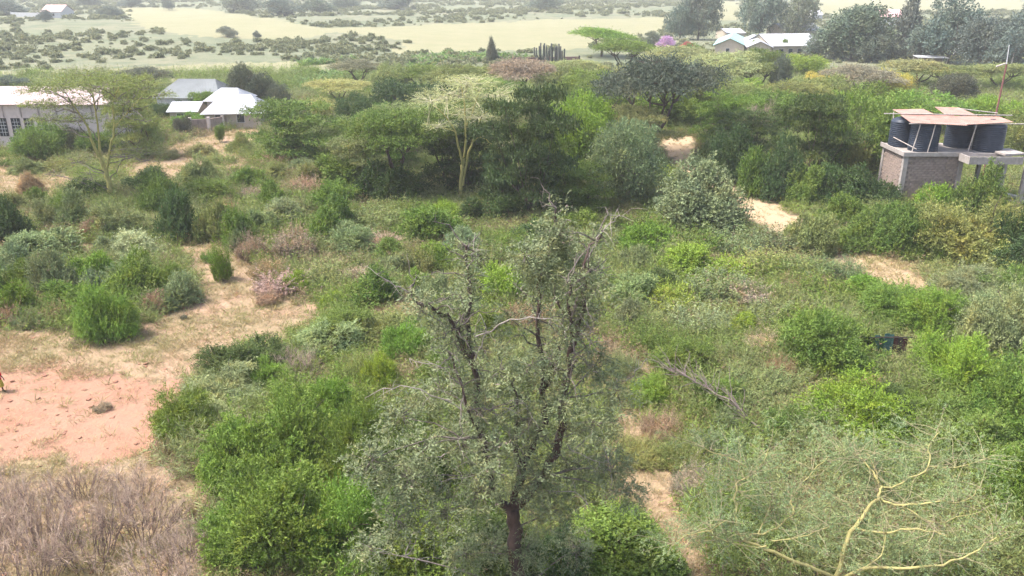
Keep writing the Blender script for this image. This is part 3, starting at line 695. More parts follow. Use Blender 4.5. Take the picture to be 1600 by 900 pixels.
def tank(x, y, rad, hgt, label):
    o = thing('water_tank', label, 'tank', (BX+x, BY+y, g0+WH+.004), 0, 'black water tanks on the roof')
    pr = [(rad*.97, 0)]; n = 13
    for q in range(n):
        z = .06 + (hgt*.86-.06)*q/n; dz = (hgt*.86-.06)/n
        pr += [(rad*.955, z), (rad, z+dz*.3), (rad, z+dz*.62), (rad*.955, z+dz*.9)]
    pr += [(rad*.93, hgt*.89), (rad*.6, hgt*.96), (rad*.28, hgt*.985), (rad*.02, hgt*.99)]
    pr = np.array(pr); k = 28; th = np.arange(k)*2*math.pi/k
    V = np.stack([pr[:, 0][:, None]*np.cos(th), pr[:, 0][:, None]*np.sin(th), np.repeat(pr[:, 1][:, None], k, 1)], -1).reshape(-1, 3)
    i, j = np.meshgrid(np.arange(len(pr)-1), np.arange(k), indexing='ij'); j2 = (j+1) % k
    MB().add(V, np.stack([i*k+j, i*k+j2, (i+1)*k+j2, (i+1)*k+j], -1).reshape(-1, 4)).build('body', TANKM, o, True)
    MB().tube([(0, 0, hgt*.97), (0, 0, hgt*1.05)], .26, 8).build('lid', TANKM, o)
    MB().tube([(rad*.5, -rad*.8, .15), (rad*.55, -rad*1.15, .15)], .05, 6).build('outlet', GRILL, o)
tank(2.05, 1.25, 1.3, 2.75, 'ribbed black water tank at the front left of the flat roof')
tank(8.05, 1.2, 1.3, 2.75, 'ribbed black water tank at the front right of the flat roof')
tank(.95, 3.5, 1.1, 2.75, 'ribbed black water tank at the back left under the rusty roof')
tank(6.35, 3.3, 1.25, 2.75, 'ribbed black water tank behind, right of the shelter\'s middle pole')
# red mast behind the tank building
pm = on_plane(1556, 180, BY+7); pt = on_plane(1573, 100, BY+7.2); pt2 = on_plane(1577, 70, BY+7.3); gm = float(gz(pm[0], BY+7))
mast = thing('radio_mast', 'thin leaning red pole with a white top behind the water tanks', 'pole', (pm[0], BY+7, gm))
base = np.array([pm[0], BY+7, gm]); lowp = pm + (pm-pt)*(pm[2]-gm)/(pt[2]-pm[2])
mast.location = (lowp[0], lowp[1], gm); base = np.array([lowp[0], lowp[1], gm])
MB().tube([lowp-base-[0, 0, .3], pm-base, pt-base], [.1, .09, .075], 6).build('pole', REDPOLE, mast)
MB().tube([pt-base+[0, 0, -.3], pt2-base], [.05, .04], 6).build('pole_top', WHITEP, mast)
MB().hexa([pt-base+np.array(q) for q in ((-.9, 0, -.3), (-.05, 0, .0), (-.05, .2, .0), (-.9, .2, -.3), (-.9, 0, -.2), (-.05, 0, .1), (-.05, .2, .1), (-.9, .2, -.2))]).build('lamp_head', WOODP, mast)

# --- generic gabled building
def gabled(name, label, px, py, wpx, depth_m, eave, rise, wallm, roofm, rz=0, over=.35, windows=(), ribs=24, cat='building', hip=0.0, axis='x', X0=None, skirt=None):
    p = at(px, py); Z = depth(p); W = wpx*Z/F
    o = thing(name, label, cat, p, rz)
    D_ = depth_m
    MB().box((0, 0, -.4), (W, D_, eave)).build('wall', wallm, o)
    if axis == 'x':
        a, bb = (-over, -over, eave-.05), (W+over, -over, eave-.05); ra, rb = (-over+hip, D_/2, eave+rise), (W+over-hip, D_/2, eave+rise)
        k = MB(); corrugated(k, a, bb, rb, ra, ribs); k.build('roof', roofm, o)
        k = MB(); corrugated(k, (W+over, D_+over, eave-.05), (-over, D_+over, eave-.05), ra, rb, ribs); k.build('roof', roofm, o)
        if hip:
            k = MB(); corrugated(k, (-over, D_+over, eave-.05), a, ra, ra, 10); k.build('roof', roofm, o)
            k = MB(); corrugated(k, bb, (W+over, D_+over, eave-.05), rb, rb, 10); k.build('roof', roofm, o)
        else:
            for x in (.001, W-.001): MB().add([(x, 0, eave), (x, D_, eave), (x, D_/2, eave+rise-.12), (x, D_/2, eave+rise-.12), (x+.12*(1 if x < 1 else -1), 0, eave), (x+.12*(1 if x < 1 else -1), D_, eave), (x+.12*(1 if x < 1 else -1), D_/2, eave+rise-.12), (x+.12*(1 if x < 1 else -1), D_/2, eave+rise-.12)], [(0, 1, 2, 3), (5, 4, 7, 6)]).build('gable', wallm, o)
    else:
        ra, rb = (W/2, -over, eave+rise), (W/2, D_+over, eave+rise)
        k = MB(); corrugated(k, (-over, D_+over, eave-.05), (-over, -over, eave-.05), ra, rb, ribs); k.build('roof', roofm, o)
        k = MB(); corrugated(k, (W+over, -over, eave-.05), (W+over, D_+over, eave-.05), rb, ra, ribs); k.build('roof', roofm, o)
        for y in (.001, D_-.12): MB().add([(0, y, eave), (W, y, eave), (W/2, y, eave+rise-.12), (W/2, y, eave+rise-.12), (0, y+.12, eave), (W, y+.12, eave), (W/2, y+.12, eave+rise-.12), (W/2, y+.12, eave+rise-.12)], [(0, 1, 2, 3), (5, 4, 7, 6)]).build('gable', wallm, o)
    for (wx, wz, ww, wh) in windows:
        f = MB(); t_ = .07
        f.box((wx-t_, -.06, wz-t_), (wx, .04, wz+wh+t_)).box((wx+ww, -.06, wz-t_), (wx+ww+t_, .04, wz+wh+t_)).box((wx, -.06, wz-t_), (wx+ww, .04, wz)).box((wx, -.06, wz+wh), (wx+ww, .04, wz+wh+t_))
        wn = f.build('window', GRILL if wh > 1.2 else WHITEP, o)
        MB().box((wx, -.012, wz), (wx+ww, -.004, wz+wh)).build('pane', GLASS, wn)
        if wh > 1.2:
            gb = MB()
            for q in range(1, 3): gb.box((wx+ww*q/3-.02, -.05, wz), (wx+ww*q/3+.02, -.02, wz+wh))
            for q in range(1, 5): gb.box((wx, -.051, wz+wh*q/5-.025), (wx+ww, -.021, wz+wh*q/5+.025))
            gb.build('grille', WHITEP, wn)
    return o, W
# left hall
pL = at(-70, 236); ZL = depth(pL); sc = ZL/F
hall, W_ = gabled('hall', 'large pinkish-white hall with a pale pink metal roof and tall barred windows', -70, 236, 245, 9, 5.75, 1.5, PINKWALL, PINKROOF, 0, .6,
    [(((px+70)*sc), 1.9, .95, 2.05) for px in (-46, -21, 7, 28, 48, 69)], 60)
MB().box((-.05, -.09, -.3), (W_+.05, -.002, .55)).build('plinth', plain('pink_plinth', (.5, .36, .33), None, 2), hall)
for q in range(9): MB().box((.4+q*W_/9, -.12, 4.1), (.5+q*W_/9, -.004, 5.7)).build('pilaster', plain('greyish_trim', (.45, .38, .37), None, 2) if q == 0 else bpy.data.materials['greyish_trim'], hall)
# white house and its neighbours
gabled('white_roofed_house', 'house with white hipped metal roof behind the compound wall', 322, 203, 84, 8, 2.3, 2.1, CREAM, WHITEROOF, R(6), .5, [(1.5, 1, 1.0, 1.1), (4.5, 1, 1.0, 1.1)], 30, 'house', hip=2.2)
gabled('white_roofed_annex', 'raised white gabled roof block at the back of the white house', 328, 196, 50, 6, 3.6, 1.5, CREAM, WHITEROOF, R(-4), .5, [], 16, 'house', hip=1.6)
gabled('small_white_house', 'small house with pale metal roof left of the white hipped house', 268, 198, 40, 6, 2.2, 1.0, CREAM, WHITEROOF, R(4), .4, [(1, .9, .9, 1)], 14, 'house')
gabled('grey_roofed_house', 'wide grey-roofed house behind the trees, left of the dark drooping trees', 248, 176, 98, 9, 2.4, 2.4, WHITEP, GREYROOF, R(-3), .5, [(3, 1, 1.1, 1), (7, 1, 1.1, 1)], 30, 'house', hip=2.5)
def boundary(label, pts, hgt, matl, pil):
    P_ = [at(*q) for q in pts]; o = thing('compound_wall', label, 'wall', P_[0])
    for a_, b_ in zip(P_[:-1], P_[1:]):
        A, B = a_-P_[0], b_-P_[0]; d_ = unit(B-A); n_ = np.array([-d_[1], d_[0], 0])*.1
        MB().hexa([A-n_-[0, 0, .4], B-n_-[0, 0, .4], B+n_-[0, 0, .4], A+n_-[0, 0, .4], A-n_+[0, 0, hgt], B-n_+[0, 0, hgt], B+n_+[0, 0, hgt], A+n_+[0, 0, hgt]]).build('wall_panel', matl, o)
    for q in P_:
        v = q-P_[0]; MB().box((v[0]-.2, v[1]-.2, v[2]-.4), (v[0]+.2, v[1]+.2, v[2]+hgt+.25)).build('pillar', pil, o)
boundary('grey stone compound wall with pale pillars in front of the white-roofed house', ((299, 208), (328, 207), (350, 203), (378, 199), (402, 195)), 1.9, STONEW, PINKWALL)
# school buildings far right
gabled('school_block', 'long block with bright white metal roof left of the big hazy trees', 1205, 90, 78, 16, 3.0, 2.6, CREAM, WHITEROOF, R(8), .6, [(2+q*2.6, 1.1, 1.2, 1.1) for q in range(5)], 40)
gabled('white_gabled_block', 'white-roofed block with cream gable end beside the green-roofed one', 1168, 92, 34, 30, 3.0, 1.5, CREAM, WHITEROOF, R(-12), .6, [(2.6, 1, .9, 1)], 40, axis='y')
gabled('green_roofed_block', 'low block with pale green metal roof and cream gable end', 1116, 87, 44, 26, 2.8, 1.9, CREAM, GREENROOF, R(-16), .6, [(3, 1, .9, 1)], 40, axis='y')
gabled('back_school_block', 'long pale grey roof between the hazy trees behind the school', 1225, 62, 60, 14, 3, 2.2, CREAM, GREYROOF, R(10), .6, [(4, 1, 1.2, 1.1)], 30)
gabled('white_shed', 'small white-roofed shed left of the tall hazy trees', 1136, 62, 28, 12, 2.2, 1.2, CREAM, WHITEROOF, R(6), .4, [], 16)
gabled('far_white_house', 'tiny white house at the top of the plain beyond the school', 1268, 34, 16, 10, 3.2, 2, WHITEP, WHITEROOF, 0, .4, [], 10)
gabled('pink_roofed_house', 'pink-roofed house showing between hazy trees at the top', 1376, 44, 34, 14, 4.5, 3, WHITEP, plain('salmon_sheet', (.68, .4, .42), None, .3), 0, .5, [(4, 1, 1.5, 1.4)], 20, 'house')
gabled('far_left_house', 'pinkish-roofed house on the far plain at top left', 66, 28, 30, 14, 3, 3.2, WHITEP, plain('faded_red_sheet', (.55, .36, .33), None, .3), 0, .5, [(5, 1, 1.5, 1.2)], 20, 'house')
boundary('long white wall around the pink-roofed house at the top left', ((18, 26), (60, 27), (110, 24)), 2.2, WHITEP, WHITEP)
# low open-sided shed with a white flat roof
p = at(1432, 103); o = thing('flat_roofed_shed', 'low open shed with a flat white roof in front of the hazy trees', 'shed', p)
MB().hexa([(0, 0, 1.9), (7.6, 0, 1.7), (7.6, 3, 2.0), (0, 3, 2.2), (0, 0, 2.0), (7.6, 0, 1.8), (7.6, 3, 2.1), (0, 3, 2.3)]).build('roof', WHITEROOF, o)
for x in (.2, 3.6, 7.2):
    for y in (.2, 2.6): MB().box((x, y, -.3), (x+.14, y+.14, 1.9)).build('post', WOODP, o)
MB().box((.2, 2.7, -.2), (7.3, 2.8, 1.8)).build('back_wall', STONEW, o)
# utility poles and tank tower far right
def pole(px, y0, y1, label, dx=0):
    p = at(px, y0); h = (y0-y1)*depth(p)/F/.97; o = thing('utility_pole', label, 'pole', p, 0, 'pale utility poles by the road')
    MB().tube([(0, 0, -.4), (dx*.5, 0, h*.5), (dx, 0, h)], [.2, .17, .13], 6).build('pole', WOODP, o)
    MB().box((dx-.7, -.06, h-.5), (dx+.7, .06, h-.36)).build('crossarm', WOODP, o)
pole(1511, 92, 62, 'short pale utility pole right of the tank tower', .6); pole(1551, 88, 55, 'tallest pale utility pole among the far right trees', .6); pole(1577, 110, 70, 'pale utility pole just behind the red mast', .5)
p = at(1495, 92); o = thing('tank_tower', 'pale metal tank tower between the hazy trees', 'tower', p)
for x in (0, 2.2):
    for y in (0, 2.2): MB().tube([(x, y, -.3), (x*.8+.22, y*.8+.22, 5.2)], .13, 6).build('leg', WHITEP, o)
for z in (1.6, 3.4): MB().box((.1, .1, z), (2.1, 2.1, z+.14)).build('brace', WHITEP, o)
MB().tube([(1.1, 1.1, 5.2), (1.1, 1.1, 6.9)], 1.0, 8).build('tank', WHITEP, o)
# half-hidden lean-to of coloured sheets in the thicket
p = at(1342, 562); o = thing('sheet_shack', 'dark recess of upright teal and maroon sheets half hidden under the thicket', 'shack', p)
for q, (mm, z1) in enumerate(((MAROON, 1.25), (SHADEW, 1.4), (MAROON, 1.3), (TEAL, 1.45), (GREENS, 1.35), (TEAL, 1.55), (TEAL, 1.5), (MAROON, 1.4), (SHADEW, 1.35), (MAROON, 1.25))):
    k = MB(); corrugated(k, (.26*q, .02*(q % 3), -.2), (.26*q+.24, .02*(q % 3), -.2), (.26*q+.26, .12, z1), (.26*q-.02, .12, z1), 3, .015); k.build('sheet', mm, o)
MB().tube([(-.1, -.1, 1.4), (2.8, .0, 1.38)], .04, 6).build('roof_pole', SHADEW, o)
# brown hedge bank, fence and white car by the far field
boundary('low brown earth wall in front of the pale field beside the candelabra trees', ((800, 98), (845, 97), (905, 96)), 1.2, plain('earth_wall', (.2, .13, .12), None, .5), SHADEW)
p = at(946, 78); o = thing('parked_car', 'small white car parked by the trees below the far field', 'car', p)
MB().hexa([(0, 0, .35), (4.2, 0, .35), (4.2, 1.7, .35), (0, 1.7, .35), (.05, .05, .95), (4.15, .05, .85), (4.15, 1.65, .85), (.05, 1.65, .95)]).build('body', WHITEP, o)
MB().hexa([(.6, .1, .93), (3.1, .1, .93), (3.1, 1.6, .93), (.6, 1.6, .93), (1.0, .25, 1.45), (2.6, .25, 1.45), (2.6, 1.45, 1.45), (1.0, 1.45, 1.45)]).build('cabin', GLASS, o)
for x in (.8, 3.3):
    for y in (-.02, 1.52): MB().tube([(x, y, .32), (x, y+.2, .32)], .32, 8).build('wheel', GRILL, o)

# ------------------------------------------------------------------ plants, zone by zone (kind, x, y of the foot, width, height, colour)
G1 = 'shrubs of the left thicket'
zone('''leafy 15 388 95 75 g4; thorn 50 306 46 34 br; thorn 62 323 42 30 g1; thorn 77 358 48 42 g3; thorn 122 360 68 56 g3; thorn 100 352 56 46 g1
thorn 147 379 54 36 br; spread 187 380 95 58 g3; leafy 137 316 76 36 g4; leafy 228 301 80 38 g4; leafy 305 292 72 46 g3; spread 20 335 60 34 g5''', 'near the left yellow-barked tree', G1)
zone('''spread 250 338 80 62 g1; spread 326 328 95 46 g1; spread 285 384 82 78 g4; thorn 334 380 64 60 g5; weedy 356 347 44 36 br; thorn 378 388 66 60 g1; weedy 396 412 50 46 br
thorn 170 402 40 32 g3; spread 220 414 105 42 sg; weedy 263 417 34 22 br; weedy 329 412 30 22 gb''', 'behind the straw clearing', G1)
zone('''thorn 75 412 120 58 g3; thorn 20 442 78 58 g3; thorn 42 466 66 56 g1; thorn 92 472 78 76 g3; leafy 146 448 78 52 gb; leafy 214 484 98 82 g1; thorn 205 462 80 58 g3; thorn 30 503 80 62 gb
thorn 116 493 84 52 gb; thorn 142 476 66 50 g3; thorn 284 486 72 56 g3; spread 266 464 58 46 g1; weedy 15 512 58 40 br; weedy 93 506 46 32 br; weedy 48 516 46 32 g3; thorn -20 480 70 70 g1; thorn 245 492 40 34 br''', 'in the thicket above the red clearing', G1)
put('near_spread', 168, 545, 100, 90, 'gb', '', G1, 'bright green feathery bush standing alone at the edge of the straw grass')
put('weedy', 350, 443, 34, 66, 'gb', '', G1, 'slim upright green sapling alone on the straw clearing')
put('weedy', 162, 645, 32, 16, 'br', '', G1, 'small dry tussock alone on the red earth'); put('weedy', 288, 500, 12, 9, 'dk', '', G1, 'tiny dark tuft on the straw clearing')
G2 = 'shrubs of the middle scrub'
zone('''thorn 376 242 46 32 g5; weedy 437 267 56 26 br; thorn 384 302 76 38 g1; weedy 393 313 46 22 pk; thorn 434 328 66 42 g1; weedy 480 307 56 32 br; thorn 500 297 76 42 g5; thorn 538 303 96 58 g1
spread 517 333 90 48 g1; thorn 585 318 78 60 g4; thorn 617 328 90 64 g4; thorn 555 275 60 34 g5; thorn 660 322 70 34 g4; thorn 430 285 60 30 g5; thorn 470 275 60 26 g3; weedy 345 310 50 26 g3''', 'below the dark round thorn tree', G2)
zone('''thorn 521 368 78 60 g1; thorn 443 358 90 46 g3; weedy 371 353 56 32 g5; thorn 408 368 58 40 g3; weedy 461 388 48 36 br; thorn 378 393 56 40 g3; thorn 544 388 90 42 g3; weedy 591 363 90 42 g5
spread 665 383 120 60 g1; spread 697 353 66 36 g2; thorn 740 350 70 40 g4; thorn 790 350 80 46 g4; weedy 640 345 60 34 g1; weedy 480 340 60 30 g5; weedy 560 350 60 34 g1''', 'in front of the pale yellow-barked tree', G2)
zone('''weedy 461 408 78 46 br; thorn 511 388 78 56 g1; thorn 551 403 78 46 g3; thorn 613 412 78 38 g1; weedy 421 443 62 42 br; leafy 467 460 44 34 g2; weedy 440 466 90 40 pk; weedy 510 458 90 48 g5
leafy 523 488 50 30 g2; thorn 581 484 105 64 g1; weedy 560 447 56 30 pk; weedy 651 432 66 52 g5; thorn 621 432 66 36 g3; leafy 656 452 46 32 g2; thorn 681 422 78 42 g2; weedy 651 508 36 26 br; thorn 676 473 58 42 g3; weedy 420 480 40 26 br; weedy 600 395 60 30 pk''', 'between straw clearing and central tree', G2)
zone('''thorn 725 405 80 46 g3; weedy 760 420 70 44 g5; leafy 786 478 90 64 g2; thorn 740 455 60 40 g3; weedy 800 400 80 40 g1; thorn 830 385 70 40 g4; weedy 860 370 70 36 gb; thorn 905 375 80 44 g1; weedy 930 400 80 44 g3; thorn 850 420 70 40 g3
weedy 720 500 70 40 g3; weedy 820 520 70 44 br; thorn 770 540 90 50 g1; thorn 860 480 80 50 g3; weedy 930 470 80 50 g1; thorn 900 530 80 50 g5''', 'behind the central foreground tree', G2)
zone('''near_thorn 546 548 130 58 g1; thorn 602 543 80 46 g5; near_thorn 520 565 120 58 sg; near_thorn 642 565 92 60 gb; near_thorn 596 615 66 56 g2; near_thorn 690 620 90 70 g1; near_weedy 660 680 90 70 g3; near_thorn 780 640 110 70 g3; near_weedy 560 600 70 50 g5''', 'left of the central foreground tree', G2)
put('dry', 468, 605, 88, 62, 'pk', '', G2, 'tangle of pale brown dead twigs between the green foreground bushes')
G3 = 'bushes of the left foreground'
zone('''near_thorn 388 605 140 74 g4; near_spread 355 650 140 66 sg; near_thorn 425 615 84 52 gb; near_spread 295 698 110 84 g1; near_spread 330 690 100 60 sg; near_thorn 470 690 150 90 g1
near_spread 385 800 180 130 gb; near_thorn 470 770 190 150 g1; near_spread 500 700 140 100 gb; near_thorn 440 905 230 170 g1; near_spread 560 800 170 150 g1; near_thorn 545 920 170 150 gb; near_thorn 370 880 120 90 gb; near_thorn 600 720 120 100 g1; near_thorn 650 790 130 120 g1''', 'right of the red clearing', G3)
put('dry', 372, 705, 105, 50, 'br', '', G3, 'dark brown dead tangle in a hollow between the green bushes')
G4 = 'bushes at the foot of the central tree'
zone('''near_leafy 660 930 190 120 g1; near_leafy 775 925 150 110 g4; near_leafy 960 935 210 120 g1; near_thorn 610 880 120 90 g3; near_leafy 870 930 130 90 g4; near_thorn 730 860 120 80 g1; near_leafy 1020 925 90 60 g1; near_thorn 830 790 90 60 g3; near_weedy 900 800 80 60 g5''', 'under the central foreground tree', G4)
G5 = 'shrubs of the right scrub'
zone('''weedy 1010 378 78 46 g1; leafy 960 373 58 36 g5; weedy 1090 403 100 42 g1; weedy 1150 403 100 42 g3; weedy 1212 398 96 46 g3; spread 1008 408 125 52 gb; thorn 990 428 56 40 g3; spread 1072 443 120 50 g2
thorn 1030 460 70 40 g4; weedy 1202 443 110 48 g5; weedy 1262 443 96 46 g3; weedy 1312 443 78 42 g3; weedy 1140 440 80 40 g2; weedy 1060 415 70 36 g5''', 'below the big rounded grey-green bush', G5)
zone('''weedy 1122 478 120 46 g3; weedy 1172 483 90 42 pk; spread 1342 473 80 44 gb; weedy 1292 483 100 50 g1; thorn 985 483 90 54 g3; weedy 1042 493 100 50 g2; leafy 1152 528 66 36 g2; weedy 1092 533 100 60 g3
near_weedy 1032 563 100 60 g1; thorn 987 523 70 50 g3; weedy 1232 495 90 44 g5; weedy 1200 515 90 46 g3; weedy 1250 520 80 44 g1''', 'in the scrub left of the sandy path', G5)
zone('''near_spread 1292 605 185 115 g1; near_leafy 1290 600 70 50 g2; near_weedy 1202 565 90 48 pk; near_weedy 1216 600 50 44 br; near_thorn 1072 605 120 70 g1; near_weedy 1142 595 90 52 g3; near_weedy 1182 645 130 60 g3; near_thorn 1112 655 110 62 g1
near_weedy 970 600 70 50 g3; near_thorn 1020 640 80 50 gb; near_weedy 1250 660 100 50 g3; near_thorn 1230 700 110 60 g1''', 'left of the sheet shack', G5)
zone('''near_spread 1396 522 150 52 g1; near_thorn 1455 540 125 84 gb; near_thorn 1482 625 130 100 g2; near_weedy 1402 612 120 60 g3; near_thorn 1372 668 130 60 g4; near_weedy 1366 630 70 40 br; near_spread 1560 565 180 120 g3; near_spread 1585 705 190 140 g1
near_spread 1505 475 120 60 g3; near_spread 1570 480 110 60 g1; leafy 1592 445 90 70 g4; near_thorn 1505 725 170 84 g1; near_thorn 1600 830 150 130 g1; near_thorn 1440 680 110 60 g1; near_spread 1525 520 110 60 g3; near_thorn 1550 640 100 70 g1; near_leafy 1330 560 60 40 g4''', 'on the right slope around the sheet shack', G5)
put('near_spread', 1335, 700, 205, 62, 'g2', '', G5, 'vivid yellow-green feathery bush behind the right foreground thorn tree')
zone('''near_weedy 1000 735 90 50 g5; near_weedy 1065 745 80 60 g5; near_weedy 1032 695 70 50 br; near_weedy 1085 790 90 60 pk; near_weedy 1120 730 90 60 g3; near_weedy 1000 860 60 40 g5; near_thorn 1130 690 80 50 g3''', 'between the two foreground trees', G5)
G6 = 'shrubs along the sandy path'
put('near_leafy', 1090, 370, 175, 112, 'g3', '', G6, 'big rounded grey-green bush beside the sandy path'); put('leafy', 1268, 404, 80, 68, 'g5', '', G6, 'small rounded olive bush on the near edge of the sandy path')
zone('''leafy 1112 267 70 58 g4; leafy 1150 292 80 84 g4; leafy 1178 312 70 70 g1; leafy 1216 318 84 92 g4; leafy 1256 324 70 60 g1; leafy 1302 328 90 62 g4; leafy 1358 330 90 64 g4; thorn 1338 290 96 70 g5''', 'in the dark row behind the path', G6)
zone('''leafy 1310 360 80 50 g1; leafy 1342 398 100 62 g1; leafy 1402 405 84 74 g1; leafy 1386 362 60 44 g1; thorn 1432 372 66 50 g1; leafy 1592 425 80 90 g4; leafy 1450 415 90 60 g1; thorn 1560 430 80 50 g1''', 'between the path and tank building', G6)
put('near_spread', 1500, 425, 200, 108, 'g5', '', G6, 'wide flat-topped olive bush in front of the tank building')
put('leafy', 1464, 340, 70, 50, 'gb', '', G6, 'fresh green leafy bush against the stone wall of tank building'); put('leafy', 1518, 350, 90, 84, 'g1', '', G6, 'taller leafy bush beneath the concrete balcony')
# trees of the middle belt
G7 = 'trees of the middle belt'
def T(kind, x, y, w_, h_, col, label): return put(kind, x, y, w_, h_, col, '', G7, label)
T('layered', 466, 252, 155, 90, 'g1', 'dark round thorn tree standing right of the white-roofed house')
T('umbrella', 628, 306, 165, 130, 'g1', 'green umbrella tree with reddish trunk left of the pale yellow-barked tree')
T('umbrella', 690, 290, 110, 100, 'dk', 'dusky umbrella tree behind the pale yellow-barked tree')
T('layered', 822, 340, 165, 192, 'g4', 'tall dark layered tree right of the pale yellow-barked tree')
T('layered', 900, 328, 110, 72, 'g1', 'short green layered tree at the foot of the tall dark one')
T('hang', 985, 318, 130, 125, 'g3', 'drooping grey-green tree left of the sandy path'); T('umbrella', 1025, 245, 190, 150, 'dk', 'large dusky umbrella tree behind the drooping grey-green tree')
T('round_tree', 905, 262, 120, 110, 'g2', 'yellow-green round tree right of the tall dark layered tree'); T('umbrella', 885, 215, 90, 50, 'pb', 'dry pinkish flat crown behind the tall dark tree')
T('round_tree', 630, 190, 105, 66, 'g4', 'dark round tree behind the green umbrella tree'); T('umbrella', 720, 165, 120, 62, 'g5', 'olive umbrella tree just above the pale yellow-barked tree')
T('umbrella', 815, 165, 115, 70, 'br', 'brownish umbrella tree in front of the candelabra trees'); T('round_tree', 555, 195, 66, 46, 'g4', 'small dark round tree left of the green umbrella tree')
T('round_tree', 595, 220, 90, 52, 'gb', 'fresh green round tree behind the green umbrella tree'); T('umbrella', 560, 138, 86, 44, 'pb', 'pinkish bare umbrella tree beside the bright banana patch')
T('round_tree', 608, 152, 56, 52, 'g6', 'pale tan round tree left of the conifer'); T('umbrella', 940, 88, 105, 42, 'gb', 'fresh green umbrella tree left of the lilac tree')
T('umbrella', 975, 122, 100, 58, 'g1', 'green umbrella tree below the parked white car'); T('umbrella', 1062, 125, 130, 50, 'g6', 'pale olive umbrella tree below the lilac tree')
T('umbrella', 1120, 150, 150, 62, 'g6', 'wide pale olive umbrella tree below the green-roofed block'); T('umbrella', 1135, 190, 130, 56, 'g5', 'olive umbrella tree above the sandy path bend')
T('round_tree', 1160, 180, 86, 52, 'g2', 'yellow-green round tree left of the dry pale bush'); T('layered', 1130, 228, 110, 80, 'g1', 'green layered tree at the far end of the sandy path')
T('layered', 1262, 290, 145, 135, 'g4', 'dark layered tree left of the tank building'); T('round_tree', 1335, 275, 140, 120, 'g1', 'tall green round tree touching the tank shelter')
T('hang', 1215, 155, 44, 66, 'dk', 'slim dusky tree in front of the white-roofed school'); T('round_tree', 1255, 122, 78, 34, 'g2', 'yellowish green tree below the school block')
T('round_tree', 1276, 136, 46, 24, 'yl', 'small yellow-leaved tree below the school block'); T('umbrella', 1340, 160, 130, 54, 'pb', 'wide pinkish bare tree in front of hazy trees')
T('round_tree', 1392, 158, 66, 48, 'yl', 'yellow-leaved tree above the tank shelter'); T('round_tree', 1492, 162, 66, 44, 'dk', 'dusky tree just behind the rusty shelter roof')
T('round_tree', 1432, 205, 150, 60, 'gb', 'fresh green tree directly behind the rusty shelter roof'); T('round_tree', 1545, 200, 90, 50, 'g2', 'yellow-green tree right behind the red mast')
T('round_tree', 1592, 250, 70, 72, 'g5', 'olive tree right of the front right water tank'); T('round_tree', 870, 150, 90, 44, 'g5', 'olive tree right of the brownish umbrella tree')
T('round_tree', 770, 210, 90, 60, 'g5', 'olive round tree behind the pale yellow-barked tree'); T('umbrella', 960, 185, 120, 66, 'g1', 'green umbrella tree left of the large dusky one')
T('round_tree', 690, 215, 100, 60, 'g1', 'green round tree behind the umbrella canopies'); T('umbrella', 1240, 190, 120, 60, 'g5', 'olive umbrella tree above the dark layered tree')
T('round_tree', 1305, 190, 90, 44, 'gb', 'fresh green tree left of the rusty shelter roof'); T('umbrella', 1430, 140, 130, 44, 'g6', 'pale olive umbrella tree below the flat white shed')
T('umbrella', 1555, 145, 110, 44, 'g6', 'pale olive umbrella tree at the foot of the red mast'); T('round_tree', 955, 275, 100, 70, 'g1', 'green tree between tall dark tree and drooping tree')
T('round_tree', 500, 190, 70, 36, 'g6', 'pale olive tree behind the dark round thorn tree'); T('layered', 790, 322, 90, 80, 'g4', 'dark thorn tree close behind the pale yellow-barked trunk')
T('round_tree', 1070, 100, 60, 30, 'g1', 'small green tree right below the lilac tree'); T('round_tree', 1190, 118, 60, 40, 'g1', 'green tree below the white gabled block')
T('layered', 560, 290, 120, 80, 'g5', 'olive thorn tree between the dark round tree and green umbrella'); T('layered', 600, 265, 120, 84, 'g1', 'green layered tree behind the green umbrella canopy'); T('umbrella', 620, 238, 130, 70, 'g5', 'olive flat crown above the green umbrella tree')
T('layered', 860, 300, 110, 110, 'g1', 'green layered tree right behind the tall dark one'); T('layered', 930, 225, 130, 80, 'g1', 'green layered tree below the far tan ground'); T('umbrella', 1075, 190, 150, 70, 'g5', 'olive umbrella tree right of the large dusky one')
T('layered', 985, 255, 120, 84, 'g5', 'olive layered tree under the large dusky umbrella tree'); T('umbrella', 660, 150, 100, 46, 'g1', 'green flat crown beside the crop rows'); T('umbrella', 765, 175, 110, 52, 'g1', 'green flat crown behind the pale whitish crown')
T('umbrella', 890, 135, 110, 40, 'g6', 'pale olive flat crown below the bare tan ground'); T('umbrella', 1010, 150, 120, 50, 'g5', 'olive flat crown below the green umbrella trees'); T('layered', 1165, 245, 110, 70, 'g4', 'dark layered tree below the dry pale bush'); T('umbrella', 1180, 150, 120, 50, 'g5', 'olive flat crown below the white gabled block')
T('round_tree', 1275, 170, 110, 50, 'g5', 'olive round tree left of the yellow-leaved tree'); T('round_tree', 1365, 195, 110, 60, 'g1', 'green tree at the left end of the rusty roof'); T('umbrella', 1480, 145, 120, 40, 'g5', 'olive flat crown above the rusty roof'); T('umbrella', 530, 165, 100, 40, 'g6', 'pale olive flat crown below the bright banana patch')
T('layered', 735, 298, 130, 100, 'g4', 'dark layered tree hidden behind the pale yellow-barked stems'); T('round_tree', 680, 180, 100, 50, 'g4', 'dark round tree left of the pale whitish crown'); T('round_tree', 1040, 200, 110, 60, 'g1', 'green round tree among the olive flat crowns'); T('round_tree', 840, 195, 90, 60, 'g5', 'olive round tree behind the tall dark tree top')
